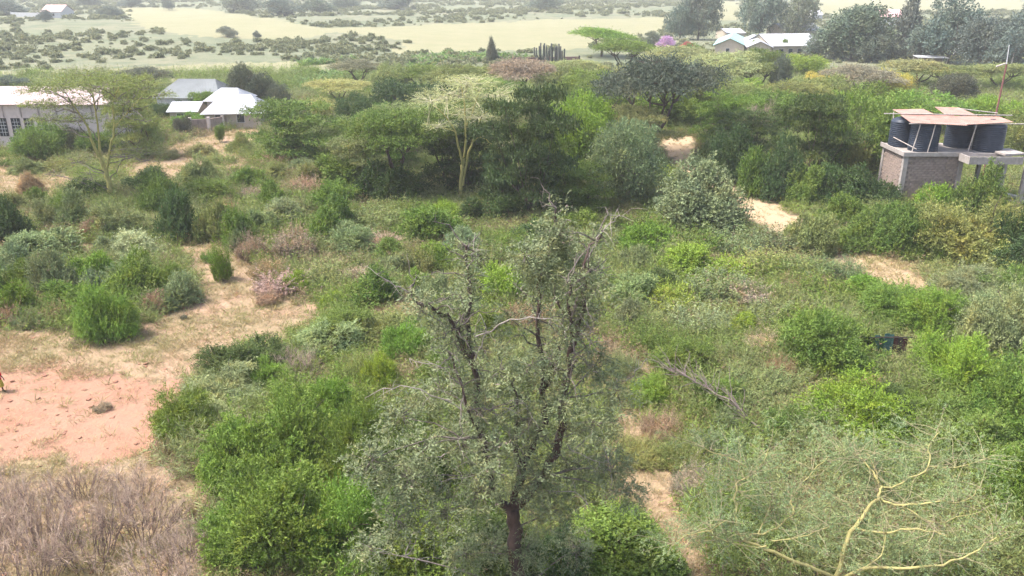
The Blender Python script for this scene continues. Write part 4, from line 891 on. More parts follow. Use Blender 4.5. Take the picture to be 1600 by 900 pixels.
T('round_tree', 920, 160, 100, 50, 'g1', 'green round tree right of the candelabra clump'); T('round_tree', 1090, 165, 90, 50, 'g1', 'green round tree among pale olive crowns'); T('round_tree', 1210, 205, 100, 60, 'g1', 'green round tree right of the dry pale bush'); T('round_tree', 570, 240, 90, 50, 'g1', 'green bushy tree right of the dark round thorn tree'); T('round_tree', 520, 225, 80, 40, 'g5', 'olive bush behind the dark round thorn tree')
put('dry', 1183, 216, 76, 56, 'pk', '', G7, 'dry pale twiggy bush above the dark row behind the path')
# trees round the houses on the left
G8 = 'trees around the left houses'
def U(kind, x, y, w_, h_, col, label): return put(kind, x, y, w_, h_, col, '', G8, label)
U('layered', 225, 245, 110, 125, 'g5', 'olive layered tree between the hall and grey-roofed house'); U('round_tree', 70, 250, 80, 56, 'g1', 'green bushy tree in front of the pink hall windows')
U('round_tree', 55, 248, 50, 40, 'dk', 'dark bush at the foot of the pink hall'); U('round_tree', 115, 240, 50, 44, 'dk', 'dark tree behind the left yellow-barked tree')
U('hang', 382, 168, 52, 66, 'dk', 'tallest dusky drooping tree behind the white house'); U('hang', 412, 170, 52, 54, 'dk', 'middle dusky drooping tree behind the white house'); U('hang', 437, 172, 44, 40, 'dk', 'shortest dusky drooping tree behind the white house')
U('round_tree', 284, 184, 34, 26, 'bl', 'small blue-green tree against the grey roof'); U('round_tree', 320, 178, 42, 34, 'gb', 'fresh green tree between the grey and white roofs')
U('round_tree', 210, 215, 70, 44, 'gb', 'fresh green tree beside the olive layered tree'); U('round_tree', 300, 202, 60, 24, 'gb', 'bright green hedge bush before the small white house'); U('round_tree', 287, 212, 30, 30, 'dk', 'dark bush at the compound wall corner')
U('round_tree', 430, 188, 60, 26, 'gb', 'fresh green bush right of the white roof'); U('round_tree', 365, 170, 44, 30, 'bl', 'blue-green tree at the foot of the drooping trees'); U('round_tree', 344, 222, 17, 28, 'g1', 'little green sapling alone on the bare sand')
U('round_tree', 255, 190, 40, 30, 'g4', 'dark green tree left of the grey-roofed house'); U('umbrella', 230, 150, 90, 44, 'dk', 'dusky flat crown rising left of the grey roof'); U('round_tree', 460, 195, 50, 26, 'pb', 'pinkish bush between white roof and dark thorn tree')
U('round_tree', 160, 245, 60, 40, 'g1', 'green bush behind the left yellow-barked trunk'); U('round_tree', 20, 145, 60, 26, 'bl', 'blue-green tree behind the hall roof at the left edge'); U('round_tree', 330, 155, 50, 24, 'bl', 'blue-green tree behind the grey-roofed house')
zone('''thorn 318 247 50 22 g6; weedy 262 250 40 22 g6; weedy 345 258 50 16 g5; thorn 45 275 60 28 g5; weedy 100 270 60 26 g5; weedy 20 262 50 22 g1''', 'on the bare sand before the left houses', G8)
# far things
G9 = 'hazy trees beyond the belt'
def Ft(kind, x, y, w_, h_, col, label): return put(kind, x, y, w_, h_, col, '', G9, label)
Ft('conifer', 770, 98, 20, 38, 'dk', 'lone pointed conifer at the edge of the pale far field')
Ft('far_tree', 1040, 79, 34, 22, 'pu', 'round lilac-flowering tree left of the school'); Ft('far_tree', 1074, 80, 22, 14, 'rd', 'small red-flowering bush beside the lilac tree'); Ft('far_tree', 1020, 76, 30, 26, 'bl', 'dark blue-green tree beside the lilac tree')
Ft('far_tree', 1090, 62, 66, 84, 'bl', 'leftmost tall hazy tree left of the small white shed'); Ft('far_tree', 1062, 62, 50, 50, 'bl', 'lower hazy tree behind the lilac tree'); Ft('far_tree', 1185, 60, 72, 86, 'bl', 'tall hazy tree behind the white gabled block'); Ft('far_tree', 1240, 62, 60, 80, 'bl', 'tall hazy tree behind the long grey school roof')
Ft('far_tree', 1330, 92, 120, 80, 'bl', 'broad dark hazy tree right of the white school roof'); Ft('far_tree', 1288, 92, 56, 44, 'bl', 'lower hazy tree hiding the end of the school roof'); Ft('conifer', 1408, 90, 60, 92, 'bl', 'dark hazy conifer below the pink-roofed house')
Ft('far_tree', 1478, 100, 115, 98, 'bl', 'tallest spreading hazy tree behind the flat white shed'); Ft('far_tree', 1530, 104, 80, 74, 'bl', 'hazy tree right of the tank tower'); Ft('far_tree', 1588, 108, 90, 84, 'bl', 'hazy tree at the right edge behind the mast')
Ft('far_tree', 1440, 96, 60, 56, 'bl', 'hazy tree left of the flat white shed'); Ft('far_tree', 1558, 106, 44, 30, 'dk', 'small dusky tree beside the tallest utility pole'); Ft('far_tree', 1360, 96, 70, 44, 'bl', 'low hazy tree under the pink-roofed house'); Ft('far_tree', 1225, 88, 18, 26, 'g1', 'small green tree in front of the white school roof'); Ft('far_tree', 1175, 88, 16, 24, 'g2', 'small yellow-green tree in front of the green roof')
for q, (x, y, w_, h_, lb) in enumerate(((20, 24, 60, 24, 'hazy tree at the top left corner'), (140, 12, 40, 16, 'hazy tree on the far plain right of the pinkish house'), (72, 34, 26, 18, 'dark tree below the far pinkish-roofed house'), (170, 28, 40, 18, 'hazy tree on the slope left of the upper field'), (264, 16, 20, 20, 'dark tree standing on the top edge of the upper field'),
    (380, 20, 70, 22, 'wide hazy tree at the top left of centre'), (440, 24, 70, 20, 'low hazy tree right of the upper field'), (500, 22, 60, 22, 'hazy tree above the middle of the far plain'), (545, 14, 50, 16, 'hazy tree at the top centre'), (620, 14, 60, 16, 'hazy tree at the top just right of centre'), (850, 16, 60, 12, 'faint hazy tree at the top above the big field'), (355, 58, 34, 16, 'grey bush at the lower edge of the upper field'), (403, 60, 14, 12, 'small round tree beside the upper field'), (205, 12, 40, 12, 'faint tree at the top left edge of the upper field'))):
    Ft('far_tree', x, y, w_, h_, 'bl', lb)
# green hedge and banana-like crops
CROP = leaf_mat('crop_leaf', .4, .04, (.3, .3, .1), .7, 1.3, fixed=((.1, .18, .05), (.15, .22, .07)))
def crop_points(poly, n):
    W = wpoly(poly); lo, hi = W.min(0), W.max(0); q = rng.uniform(lo, hi, (n, 2)); return q[inside(q, W)]
k = np.concatenate([crop_points([(448, 118), (560, 112), (565, 128), (520, 142), (450, 145)], 700), crop_points([(635, 92), (690, 86), (830, 90), (830, 98), (690, 98), (640, 112)], 900), crop_points([(470, 98), (560, 92), (560, 96), (470, 104)], 250)])
stuff('banana_crop', 'bright green broad-leaved crop rows below the far fields', pz(k), rng.uniform(.45, 1.0, len(k)), [tuft(12, 2.0, .25, .22, .7), tuft(10, 1.6, .3, .2, .9)], CROP)
# candelabra trees: upright columns
CACT = plain('candelabra_skin', (.075, .09, .075), (.12, .11, .1), 1.5)
def candelabra(px, py, h_px, n, label):
    p = at(px, py); s = depth(p)/F; H = h_px*s; o = thing('candelabra_tree', label, 'tree', p, 0, 'candelabra trees at the far field')
    tr = MB().tube([(0, 0, -.3), (0, 0, H*.35)], [.3, .25], 8).build('trunk', BARKG, o)
    for q in range(n):
        a = q*2.4; r_ = .35 + 1.9*math.sqrt(q/n); z0 = H*rng.uniform(.18, .34); e = np.array([r_*math.cos(a), r_*math.sin(a)])
        h1 = H*rng.uniform(.7, 1.0)
        MB().tube([(0, 0, z0), (e[0]*.75, e[1]*.75, z0+.25), (e[0], e[1], z0+1.0), (e[0]*1.03, e[1]*1.03, h1), (e[0]*1.03, e[1]*1.03, h1+.1)], [.16, .2, .24, .2, .06], 6).build('branch', CACT, o)
candelabra(848, 101, 32, 10, 'left clump of upright candelabra branches beside the far field'); candelabra(866, 113, 44, 14, 'taller right clump of upright candelabra branches beside the far field')

# ------------------------------------------------------------------ yellow-barked trees of the middle distance, stem by stem
def refine(P_, n=4, jit=.02):
    P_ = np.asarray(P_); out = []
    for i in range(len(P_)-1):
        p0, p1, p2, p3 = P_[max(i-1, 0)], P_[i], P_[i+1], P_[min(i+2, len(P_)-1)]
        for t in np.arange(n)/n:
            out.append(.5*((2*p1) + (-p0+p2)*t + (2*p0-5*p1+4*p2-p3)*t*t + (-p0+3*p1-3*p2+p3)*t**3) + rng.normal(0, jit, 3))
    out.append(P_[-1]); return np.array(out)
def yellow_tree(label, px, py, stems, plates, leafc, per, twigm, twigs=9, lw=.02):
    b0 = np.array(at(px, py)); Y0 = b0[1]; o = thing('yellow_barked_tree', label, 'tree', b0, 0, 'yellow-barked trees')
    tr, tw, fo, SPs = MB(), MB(), MB(), []
    for L_, r0, r1 in stems:
        P_ = refine(np.array([on_plane(x, y, Y0 + dy) for x, y, dy in L_]), 4, .03); P_[:, 2] = np.maximum(P_[:, 2], b0[2]-.3)
        tr.tube(P_ - b0, np.linspace(r0, r1, len(P_)), 8); SPs.append(P_)
    A = np.concatenate(SPs); m_ = depth(b0)/F
    for (x, y, rp, q) in plates:
        for _ in range(2):
            dy = rng.uniform(-3.2, 3.2); cpt = on_plane(x + rng.normal(0, 5), y + rng.normal(0, 4), Y0 + dy); rm = rp*m_
            j = A[np.argmin(np.linalg.norm(A - cpt - np.array([0, 0, -1.5]), axis=1))]
            tw.tube(curve(j, cpt, .02, 6, .06) - b0, np.linspace(.055, .025, 6), 5, cap=False)
            for _ in range(twigs):
                a_ = rng.uniform(0, 6.28); e = cpt + np.array([math.cos(a_), math.sin(a_), rng.normal(.12, .2)])*rm*rng.uniform(.5, 1)
                tw.tube(curve(cpt, e, .05, 4, .08) - b0, np.linspace(.022, .008, 4), 4, cap=False)
            n = int(per*q*rp); a_ = rng.uniform(0, 6.28, n); d_ = np.sqrt(rng.uniform(0, 1, n))
            O = cpt + np.stack([np.cos(a_)*d_*rm, np.sin(a_)*d_*rm, rng.normal(.1, .16, n)*rm*.6], 1)
            sprays(fo, O - b0, np.stack([np.cos(a_), np.sin(a_), rng.normal(.15, .25, n)], 1), rng.uniform(.3, .7, n), 9, .17, lw, .1, 1.0)
    tr.build('trunk', BARKY, o, True); tw.build('twigs', twigm, o)
    f_ = fo.build('crown', LEAF, o); f_.color = (*leafc, 1)
PALETW = bark_mat('pale_twig', (.52, .5, .33), (.42, .38, .25))
yellow_tree('pale yellow-barked tree with a sparse whitish crown, middle of the belt', 719, 311,
 [([(719, 316, 0), (720, 285, 0), (724, 255, 0)], .2, .16), ([(724, 262, 0), (718, 235, -.3), (711, 205, -.5), (698, 185, -.8), (680, 165, -1)], .13, .04), ([(723, 290, 0), (731, 245, .2), (738, 222, .3), (745, 198, .5), (757, 178, .8), (776, 160, 1)], .14, .04),
  ([(724, 255, 0), (728, 212, -.2), (727, 175, -.3), (722, 140, -.3), (718, 122, -.3)], .11, .03), ([(738, 224, .3), (750, 214, .3), (770, 226, .2), (786, 232, .2)], .06, .025), ([(711, 205, -.5), (690, 199, -.9), (668, 194, -1.2)], .05, .02), ([(728, 200, -.2), (742, 165, 0), (752, 135, .2)], .06, .02)],
 [(735, 138, 46, 1), (700, 150, 44, 1), (768, 152, 44, 1), (672, 167, 32, .8), (790, 165, 28, .8), (720, 175, 36, .8), (755, 185, 30, .7), (688, 196, 22, .6), (782, 229, 13, .4), (742, 122, 24, .8)], (.4, .42, .21), 3.6, PALETW, 14, .018)
yellow_tree('tall yellow-barked tree with wispy green tiers in front of the hall', 173, 312,
 [([(174, 318, 0), (171, 290, 0), (163, 262, 0), (157, 245, 0)], .26, .2), ([(158, 250, 0), (144, 221, -.3), (138, 201, -.4), (128, 184, -.5), (112, 160, -.8)], .15, .05), ([(158, 250, 0), (155, 222, .3), (153, 195, .4), (148, 165, .5), (140, 130, .5)], .13, .04), ([(166, 272, 0), (171, 235, -.2), (178, 205, -.4), (177, 160, -.5), (186, 135, -.6)], .14, .04), ([(178, 200, -.4), (200, 175, -.8), (222, 150, -1)], .06, .03)],
 [(95, 132, 42, 1), (130, 122, 38, 1), (70, 147, 32, 1), (58, 163, 22, .8), (110, 160, 36, .8), (150, 142, 34, 1), (180, 132, 36, 1), (215, 137, 32, 1), (200, 163, 32, .8), (242, 152, 22, .8), (80, 187, 28, .7), (130, 190, 28, .6), (208, 190, 28, .7), (232, 192, 22, .7), (120, 252, 28, .25), (95, 272, 24, .25), (192, 240, 24, .25), (215, 232, 26, .4), (140, 272, 20, .2), (238, 242, 22, .4)], (.17, .205, .06), 4.6, BARKG, 9, .024)

# ------------------------------------------------------------------ central foreground tree: lopped, several dark stems, grey-green sprays, dead pale boughs
def hero_pts(L, Y0):
    return np.array([on_plane(x, y, Y0 + dy) for (x, y, dy) in L])
def refine(P_, n=4, jit=.02):
    P_ = np.asarray(P_); out = []
    for i in range(len(P_)-1):
        p0, p1, p2, p3 = P_[max(i-1, 0)], P_[i], P_[i+1], P_[min(i+2, len(P_)-1)]
        for t in np.arange(n)/n:
            out.append(.5*((2*p1) + (-p0+p2)*t + (2*p0-5*p1+4*p2-p3)*t*t + (-p0+3*p1-3*p2+p3)*t**3) + rng.normal(0, jit, 3))
    out.append(P_[-1]); return np.array(out)
b0 = at(808, 945); YT = b0[1]
hero = thing('lopped_tree', 'tall lopped tree with dark stems, grey-green sprays and pale dead boughs in the centre foreground', 'tree', b0)
B0 = np.array(b0)
stems = [
 ([(808, 952, 0), (808, 900, 0), (805, 845, 0), (800, 795, 0)], .27, .21),
 ([(800, 800, 0), (783, 783, -.1), (772, 765, -.2), (760, 715, -.1), (750, 670, 0), (744, 615, .2), (738, 565, .3), (731, 520, .3), (733, 470, .4), (731, 405, .5), (729, 385, .5)], .15, .03),
 ([(738, 570, .3), (722, 545, .1), (712, 515, -.1), (692, 492, -.2), (662, 476, -.4), (640, 456, -.5)], .09, .035),
 ([(801, 800, 0), (812, 745, .4), (832, 695, .7), (850, 655, .8), (850, 610, .9), (843, 555, .9), (841, 500, .9), (843, 450, .9), (855, 400, 1.0), (863, 360, 1.0), (869, 326, 1.1)], .13, .02),
 ([(800, 798, 0), (843, 750, -.2), (872, 698, -.4), (880, 650, -.5), (885, 600, -.5), (893, 550, -.5), (908, 500, -.4), (914, 450, -.4), (918, 400, -.3), (940, 360, -.2)], .16, .025),
 ([(893, 555, -.5), (890, 520, -.8), (893, 485, -.9), (888, 440, -1)], .07, .03), ([(850, 612, .9), (868, 560, 1.3), (880, 520, 1.5), (872, 470, 1.6)], .06, .03),
 ([(760, 700, -.1), (735, 650, -.9), (718, 590, -1.2), (700, 550, -1.3)], .06, .02), ([(812, 745, .4), (806, 690, .2), (808, 640, 0), (800, 600, 0)], .08, .03)]
tr = MB(); SP_ = []
for L_, r0, r1 in stems:
    P_ = refine(hero_pts(L_, YT), 4, .045); tr.tube(P_ - B0, np.linspace(r0, r1, len(P_)), 8); SP_.append(P_)
SPA = np.concatenate(SP_)
tr.build('trunk', bark_mat('bark_dark', (.115, .075, .062), (.05, .036, .034), 5), hero, True)
def dead_bough(L_, r0=.024):
    P_ = refine(hero_pts(L_, YT), 4, .03); mb = MB(); mb.tube(P_ - B0, np.linspace(r0, r0*.3, len(P_)), 6)
    for _ in range(len(P_)):
        q = P_[rng.integers(2, len(P_))] - B0; d_ = unit(rng.normal(0, 1, 3) + np.array([0, 0, -.25])); mb.tube(curve(q, q + d_*rng.uniform(.25, .8), .1, 4, .1), np.linspace(r0*.35, r0*.1, 4), 4, cap=False)
    mb.build('dead_bough', DEAD, hero, True)
for L_ in ([(743, 527, -.6), (797, 500, -.8), (850, 497, -.9), (873, 502, -.9)], [(893, 505, -.5), (912, 522, -.7), (931, 545, -.8)], [(640, 456, -.5), (615, 445, -.6), (588, 428, -.7)], [(703, 708, -.5), (660, 716, -.9), (590, 741, -1.2)],
    [(652, 826, -1.3), (633, 869, -1.4), (677, 871, -1.4)], [(700, 800, -.8), (660, 820, -1.2), (633, 869, -1.4), (593, 857, -1.5)], [(812, 745, -.5), (807, 722, -.8), (790, 673, -.9), (770, 646, -1)], [(800, 690, -.5), (824, 668, -.9), (828, 643, -1), (816, 626, -1)],
    [(900, 700, -.4), (930, 678, -.7), (951, 720, -.9), (955, 757, -.9), (937, 788, -1)], [(880, 690, -.4), (907, 711, -.8), (944, 723, -.9)], [(790, 748, -.3), (760, 738, -.8), (690, 753, -1.1)], [(720, 640, -.6), (660, 609, -.9), (613, 604, -1), (570, 622, -1.1)],
    [(700, 800, -.6), (643, 793, -1.1), (602, 783, -1.2)], [(870, 770, -.3), (850, 765, -1), (900, 770, -1.1), (925, 800, -1.2)], [(731, 420, .4), (738, 400, .2), (745, 390, .1)], [(914, 420, -.4), (935, 370, -.3), (958, 345, -.3), (975, 335, -.3)], [(843, 470, .9), (860, 430, .7), (852, 405, .6)],
    [(893, 530, -.6), (925, 520, -.9), (905, 490, -.9)], [(720, 600, -.9), (690, 575, -1.2), (640, 560, -1.3)], [(740, 560, -.4), (760, 520, -.6), (750, 490, -.6)], [(830, 680, -.4), (800, 640, -.9), (760, 640, -1)], [(790, 745, -.2), (735, 720, -.9), (715, 690, -1)], [(960, 600, .4), (990, 585, .3), (1010, 560, .3)]):
    dead_bough(L_)
fol = MB(); tw = MB()
blobs = [(868, 366, 34, 55), (862, 385, 44, 80), (845, 425, 30, 60), (905, 415, 40, 70), (930, 450, 30, 40), (820, 400, 30, 40), (735, 440, 22, 18), (690, 512, 26, 28), (655, 475, 20, 22), (720, 540, 28, 26), (780, 580, 46, 40), (865, 560, 34, 34), (930, 570, 42, 60), (965, 610, 40, 46),
 (690, 610, 52, 70), (625, 650, 52, 70), (580, 720, 46, 65), (640, 745, 56, 90), (720, 690, 56, 90), (775, 700, 50, 80), (840, 745, 54, 90), (905, 725, 46, 70), (955, 735, 42, 70), (985, 770, 30, 40), (700, 800, 56, 90), (620, 810, 48, 70), (575, 860, 36, 50),
 (860, 800, 56, 90), (820, 860, 46, 70), (900, 860, 46, 65), (750, 770, 44, 70), (725, 865, 36, 50), (930, 660, 46, 60), (825, 655, 34, 40), (800, 500, 36, 26), (760, 640, 40, 50), (905, 480, 26, 36), (830, 570, 26, 30), (660, 700, 40, 55), (880, 630, 30, 40), (770, 850, 40, 55)]
for (x, y, rp, n) in blobs:
    dy = rng.uniform(-2.0, 1.0) if y > 640 else rng.uniform(-1.2, 1.2); cpt = on_plane(x, y, YT + dy); rm = rp*YT/CP/F*.84; n = int(n*2.15*rng.uniform(.7, 1.2)*(.95 if 440 < y < 640 else 1.1))
    j = SPA[np.argmin(np.linalg.norm(SPA - cpt - np.array([0, 0, -.8]), axis=1))]
    q = curve(j, cpt, .1, 6, .05); tw.tube(q - B0, np.linspace(.035, .012, 6), 5, cap=False)
    u = sphere_dirs(n); O = cpt + u*np.array([1, 1.2, 1])*(rm*rng.uniform(.1, 1, n)**.6)[:, None]
    D = unit(.6*u + rng.normal(0, .5, (n, 3)) + np.array([0, 0, -.1]))
    tone = rng.uniform(0, 1)
    sprays(fol, O - B0, D, rng.uniform(.22, .5, n), 12, .13, .017, .45, .5, np.clip(.3*tone + .7*rng.uniform(0, 1, n), 0, 1))
    for i in range(0, n, 5): tw.tube(curve(cpt + (O[i]-cpt)*.2 - B0, O[i] - B0, .05, 3, .08), [.011, .007, .004], 3, cap=False)
for P_ in SP_[1:]:                                             # crooked bare side twigs
    for _ in range(len(P_)):
        q = P_[rng.integers(len(P_)//5, len(P_))]; d_ = unit(rng.normal(0, 1, 3) + np.array([0, 0, .25])); e = q + d_*rng.uniform(.4, 1.3)
        c_ = curve(q, e, .15, 6, .12); tw.tube(c_ - B0, np.linspace(.028, .007, 6), 5, cap=False)
        for s_ in c_[2:]: tw.tube(curve(s_ - B0, s_ - B0 + unit(d_ + rng.normal(0, .8, 3))*rng.uniform(.15, .45), .1, 4, .1), [.009, .007, .005, .003], 3, cap=False)
for P_, (L_, r0, r1) in zip(SP_[1:], stems[1:]):             # short leafy shoots along the lopped stems
    n = 7*len(P_); i = rng.integers(len(P_)//4, len(P_), n); u = unit(rng.normal(0, 1, (n, 3))); O = P_[i] + u*rng.uniform(.05, .45, (n, 1))
    sprays(fol, O - B0, u + rng.normal(0, .4, (n, 3)), rng.uniform(.18, .4, n), 12, .12, .016, .4, .5)
    for j in range(0, n, 9): tw.tube(curve(P_[i[j]] - B0, O[j] + u[j]*.15 - B0, .05, 3, .08), [.012, .008, .004], 3, cap=False)
fo = fol.build('crown', leaf_mat('grey_spray', .16, .09, (.3, .24, .2), .55, 1.6), hero); fo.color = (.165, .192, .105, 1)
tw.build('twigs', BARKG, hero, True)

# ------------------------------------------------------------------ right foreground thorn tree seen from above: yellow-green boughs
def zp(a, b_): return (1060 + a/2.963, 600 + b_/2.963)
b1 = at(1318, 985); YR = b1[1] + .0; B1 = np.array(b1)
ft = thing('yellow_branched_tree', 'spreading thorn tree with yellow-green boughs and pale feathery leaves at the bottom right', 'tree', b1)
R_ = [([(760, 1080, 0), (735, 950, 0), (740, 860, 0), (800, 690, .3), (870, 590, .5), (920, 530, .6), (935, 490, .7), (915, 430, .9), (860, 360, 1.2)], .15, .04), ([(915, 430, .9), (908, 380, 1.3), (880, 325, 1.6)], .05, .02), ([(935, 490, .7), (1040, 455, .9), (1160, 375, 1.4), (1160, 290, 1.8), (1210, 222, 2.0)], .06, .02),
 ([(930, 540, .6), (1040, 560, .2), (1200, 550, 0), (1330, 540, .2), (1400, 480, .3)], .06, .015), ([(830, 670, .3), (960, 690, -.3), (1110, 670, -.7), (1250, 700, -1)], .06, .015), ([(960, 690, -.3), (940, 790, -.6), (850, 860, -.8)], .045, .02), ([(760, 890, 0), (900, 850, -.5), (1080, 850, -1), (1270, 825, -1.2), (1420, 740, -1.2), (1520, 690, -1.2)], .09, .02),
 ([(775, 850, 0), (785, 740, .6), (800, 640, .9), (822, 580, 1.2)], .06, .02), ([(745, 900, 0), (600, 840, -.3), (400, 760, -.3), (285, 705, -.2), (268, 560, .2), (268, 460, .5), (325, 430, .8), (298, 370, 1), (120, 295, 1.2)], .09, .018), ([(285, 705, -.2), (430, 680, .1), (520, 610, .5), (590, 590, .8)], .06, .02),
 ([(530, 600, .5), (530, 530, .8), (600, 430, 1.2), (690, 340, 1.6)], .05, .015), ([(370, 690, 0), (410, 600, .5), (440, 520, .8)], .045, .015), ([(1160, 380, 1.4), (1280, 385, 1.2), (1420, 350, 1.2)], .035, .012), ([(420, 725, -.5), (560, 710, -.6), (700, 660, -.6)], .035, .012), ([(400, 760, -.3), (250, 740, -.9), (150, 685, -1.1), (215, 635, -1.2)], .045, .012), ([(150, 685, -1.1), (40, 700, -1.2), (-40, 760, -1.2)], .03, .012),
 ([(325, 430, .8), (380, 370, 1.3), (420, 300, 1.6)], .03, .01), ([(1040, 560, .2), (1180, 640, -.2), (1400, 600, -.2), (1530, 700, -.4)], .035, .01), ([(860, 360, 1.2), (820, 320, 1.5), (760, 320, 1.7)], .025, .01)]
k = MB(); pts = []
for L_, r0, r1 in R_:
    P_ = refine(np.array([on_plane(*zp(a_, b_), YR + dy) for a_, b_, dy in L_]), 4, .025); k.tube(P_ - B1, (.66*np.linspace(r0, r1, len(P_))), 7 if r0 > .07 else 6); pts.append(P_[len(P_)//4:])
k.build('trunk', bark_mat('bark_yellow_green', (.4, .37, .15), (.29, .25, .11), 4), ft, True)
PA = np.concatenate(pts); tw = MB(); fol = MB()
tips = []
for _ in range(560):
    s = PA[rng.integers(0, len(PA))]; d_ = unit(rng.normal(0, 1, 3)*np.array([1.2, 1, .6]) + np.array([0, 0, .15])); e = s + d_*rng.uniform(.4, 1.6)
    s = s + np.array([0, .04, 0]); q = curve(s, e + np.array([0, .25, 0]), .08, 5, .07); tw.tube(q - B1, np.linspace(.013, .004, 5), 4, cap=False); tips += [(q[j], unit(q[j]-q[j-1])) for j in (2, 3, 4)]
TP = np.array([a_[0] for a_ in tips]); TD = np.array([a_[1] for a_ in tips]); n = 7500; i = rng.integers(0, len(TP), n)
sprays(fol, TP[i] - B1 + np.array([0, .3, -.12]) + rng.normal(0, .12, (n, 3)), TD[i] + rng.normal(0, .7, (n, 3)), rng.uniform(.12, .34, n), 10, .06, .012, .1, .7)
tw.build('twigs', bark_mat('twig_yellow', (.27, .27, .13), (.24, .19, .13), 4), ft)
fo = fol.build('crown', leaf_mat('pale_feather', .35, .1, (.33, .25, .22), .6, 1.5), ft); fo.color = (.235, .3, .15, 1)

# ------------------------------------------------------------------ dry leafless shrubs at the bottom left, fallen dead branch
for n_, (x, y, w_, h_, lb) in enumerate(((-20, 905, 170, 130, 'leafless pinkish shrub at the bottom left corner'), (70, 880, 160, 125, 'leafless pinkish shrub second from the bottom left corner'), (150, 915, 180, 140, 'tall leafless pinkish shrub along the bottom edge'), (230, 870, 150, 120, 'leafless pinkish shrub nearest the green bushes'), (20, 820, 130, 90, 'leafless shrub behind the corner one beside the red earth'), (130, 810, 130, 84, 'leafless greyish shrub in the middle of the dry patch'),
    (215, 800, 110, 76, 'leafless greyish shrub below the red clearing'), (290, 905, 120, 90, 'sparse leafless shrub beside the large feathery bushes'), (60, 960, 200, 140, 'leafless shrub cut off by the bottom edge'), (260, 960, 160, 110, 'leafless shrub at bottom edge near green bushes'))):
    put('dry', x, y, w_, h_, 'pk', '', 'leafless shrubs at the bottom left', lb)
p = at(1120, 690); fb = thing('fallen_branch', 'fallen dead purplish branch lying across the scrub between the foreground trees', 'branch', p)
k = MB(); A_, E_ = np.array(at(1190, 688)) + [0, 0, .5], np.array(at(1050, 622)) + [0, 0, 1.5]
P_ = curve(A_, E_, .05, 9, .03) - np.array(p); k.tube(P_, np.linspace(.045, .012, 9), 6)
for _ in range(80):
    q = P_[rng.integers(1, 9)]; d_ = unit((P_[-1]-P_[0])*.5 + rng.normal(0, 1, 3)*1.2 + [0, 0, .6]); k.tube(curve(q, q + d_*rng.uniform(.5, 1.8), .05, 5, .08), np.linspace(.02, .005, 5), 4, cap=False)
k.build('limb', bark_mat('purplish_wood', (.21, .165, .155), (.13, .1, .095), 5), fb)

# ------------------------------------------------------------------ person at the left edge
SKIN = plain('skin_dark', (.085, .05, .035), None, 6, .5); REDC = plain('red_cloth', (.5, .02, .045), (.38, .015, .03), 8, .8); YELC = plain('yellow_cloth', (.5, .36, .06), (.16, .2, .03), 9, .8); HAIR = plain('black_hair', (.012, .011, .011), None, 9, .7); SHOE = plain('dark_shoe', (.03, .025, .025), None, 9)
pp = at(2, 612); person = thing('person', 'person in a red top and yellow patterned skirt walking on red earth', 'person', pp, R(75))
def skinned(name, verts, edges, mat, parent, sub=2, root=0):
    me = bpy.data.meshes.new(name); me.from_pydata([v[:3] for v in verts], edges, []); o = link(name, me, parent)
    me.materials.append(mat); md = o.modifiers.new('skin', 'SKIN'); md.use_smooth_shade = True
    for i_, v in enumerate(verts): me.skin_vertices[0].data[i_].radius = (v[3], v[4] if len(v) > 4 else v[3]); me.skin_vertices[0].data[i_].use_root = i_ == root
    s = o.modifiers.new('sub', 'SUBSURF'); s.levels = sub; s.render_levels = sub; return o
V_ = [(0, 0, .74, .11, .085), (0, 0, .9, .1, .075), (0, 0, 1.05, .12, .08), (0, 0, 1.13, .05), (0, -.005, 1.18, .042), (0, -.012, 1.24, .072), (0, -.012, 1.31, .082), (0, -.008, 1.38, .05)]; E_ = [(q, q+1) for q in range(7)]
def chain(start, L_):
    i0 = start
    for v in L_: V_.append(v); E_.append((i0, len(V_)-1)); i0 = len(V_)-1
    return i0
for s in (-1, 1):
    f_ = .13*s
    chain(0, [(.07*s, -f_*.1, .68, .072), (.075*s, -f_*.9, .4, .05), (.075*s, -f_*.7+(.05 if s > 0 else .0), .2, .042), (.075*s, -f_*.9+.04, .06, .03), (.075*s, -f_*.9-.08, .03, .028)])
    w = chain(2, [(.13*s, 0, 1.05, .045), (.18*s, .03*s, .86, .034), (.19*s, -.06-.05*s, .7, .024), (.19*s, -.08-.05*s, .64, .024)])
    for q in range(4): chain(w, [(.19*s + (q-1.5)*.004, -.1-.05*s+(q-1.5)*.014, .6, .008), (.185*s, -.1-.05*s+(q-1.5)*.015, .565+.004*abs(q-1.5), .007)])
    chain(w, [(.17*s, -.12-.05*s, .63, .008), (.165*s, -.125-.05*s, .6, .007)])
chain(6, [(0, -.1, 1.295, .014)]); chain(6, [(.085, 0, 1.3, .016)]); chain(6, [(-.085, 0, 1.3, .016)])
skinned('body', V_, E_, SKIN, person)
k = MB()
def rings(mb, R5, kk=16, mat=0):
    th = np.arange(kk)*2*math.pi/kk; V2 = []
    for (cx, cy, z, rx, ry) in R5: V2.append(np.stack([cx+rx*np.cos(th), cy+ry*np.sin(th), np.full(kk, z)], 1))
    V2 = np.concatenate(V2); i, j = np.meshgrid(np.arange(len(R5)-1), np.arange(kk), indexing='ij'); j2 = (j+1) % kk
    mb.add(V2, np.stack([i*kk+j, i*kk+j2, (i+1)*kk+j2, (i+1)*kk+j], -1).reshape(-1, 4), .5, mat)
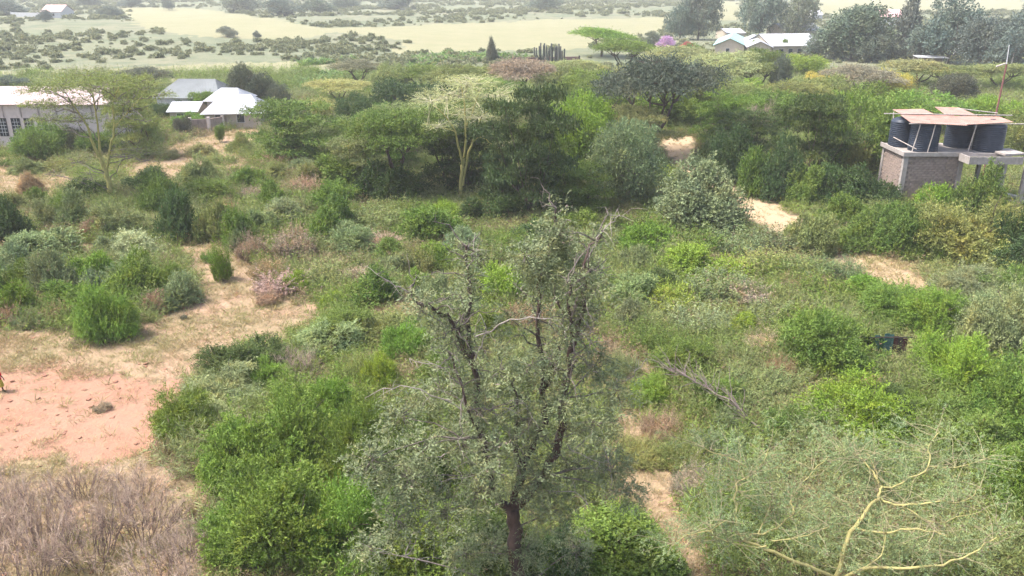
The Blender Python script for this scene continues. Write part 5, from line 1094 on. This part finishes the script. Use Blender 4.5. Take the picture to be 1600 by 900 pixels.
rings(k, [(0, 0, .7, .15, .12), (0, 0, .78, .135, .11), (0, 0, .92, .125, .1), (0, 0, 1.02, .15, .105), (0, 0, 1.1, .12, .09), (0, 0, 1.14, .07, .06)])
for s in (-1, 1): k.tube([(.1*s, 0, 1.08), (.15*s, .01, 1.0), (.19*s, .025*s, .86)], [.07, .062, .055], 8)
k.build('red_top', REDC, person, True)
k = MB(); rings(k, [(0, 0, .32, .2, .2), (0, 0, .45, .185, .18), (0, 0, .62, .16, .14), (0, 0, .72, .14, .115)]); k.build('skirt', YELC, person, True)
k = MB(); rings(k, [(0, .0, 1.27, .083, .09), (0, .005, 1.33, .093, .097), (0, .005, 1.38, .08, .082), (0, 0, 1.415, .04, .04), (0, 0, 1.42, .002, .002)]); k.build('hair', HAIR, person, True)
for s in (-1, 1): MB().box((.035*s-.009, -.094, 1.318), (.035*s+.009, -.086, 1.332)).build('eye', WHITEP, person)
for s in (-1, 1): MB().box((.075*s-.035, -.13*s*.9-.11, .0), (.075*s+.035, -.13*s*.9+.09, .06)).build('shoe', SHOE, person)

label_all()
# ------------------------------------------------------------------ haze: one box of even thin air round everything
hm = bpy.data.materials.new('haze'); hm.use_nodes = True; t = hm.node_tree
for n_ in list(t.nodes):
    if n_.type != 'OUTPUT_MATERIAL': t.nodes.remove(n_)
pv = N(t, 'ShaderNodeVolumePrincipled'); pv.inputs['Color'].default_value = (.93, .95, 1, 1); pv.inputs['Density'].default_value = .00032; pv.inputs['Anisotropy'].default_value = 0
t.links.new(pv.outputs[0], [n_ for n_ in t.nodes if n_.type == 'OUTPUT_MATERIAL'][0].inputs['Volume'])
try: hm.cycles.homogeneous_volume = True
except Exception: pass
Vg = np.empty(len(go.data.vertices)*3, np.float32); go.data.vertices.foreach_get('co', Vg); Vg = Vg.reshape(-1, 3)
h_ = MB().box((Vg[:, 0].min()-20, Vg[:, 1].min()-20, Vg[:, 2].min()-1), (Vg[:, 0].max()+20, Vg[:, 1].max()+20, Vg[:, 2].max()+20)).build('haze', hm)
tag(h_, 'thin pale haze filling the air over the plain', None, None, 'stuff')
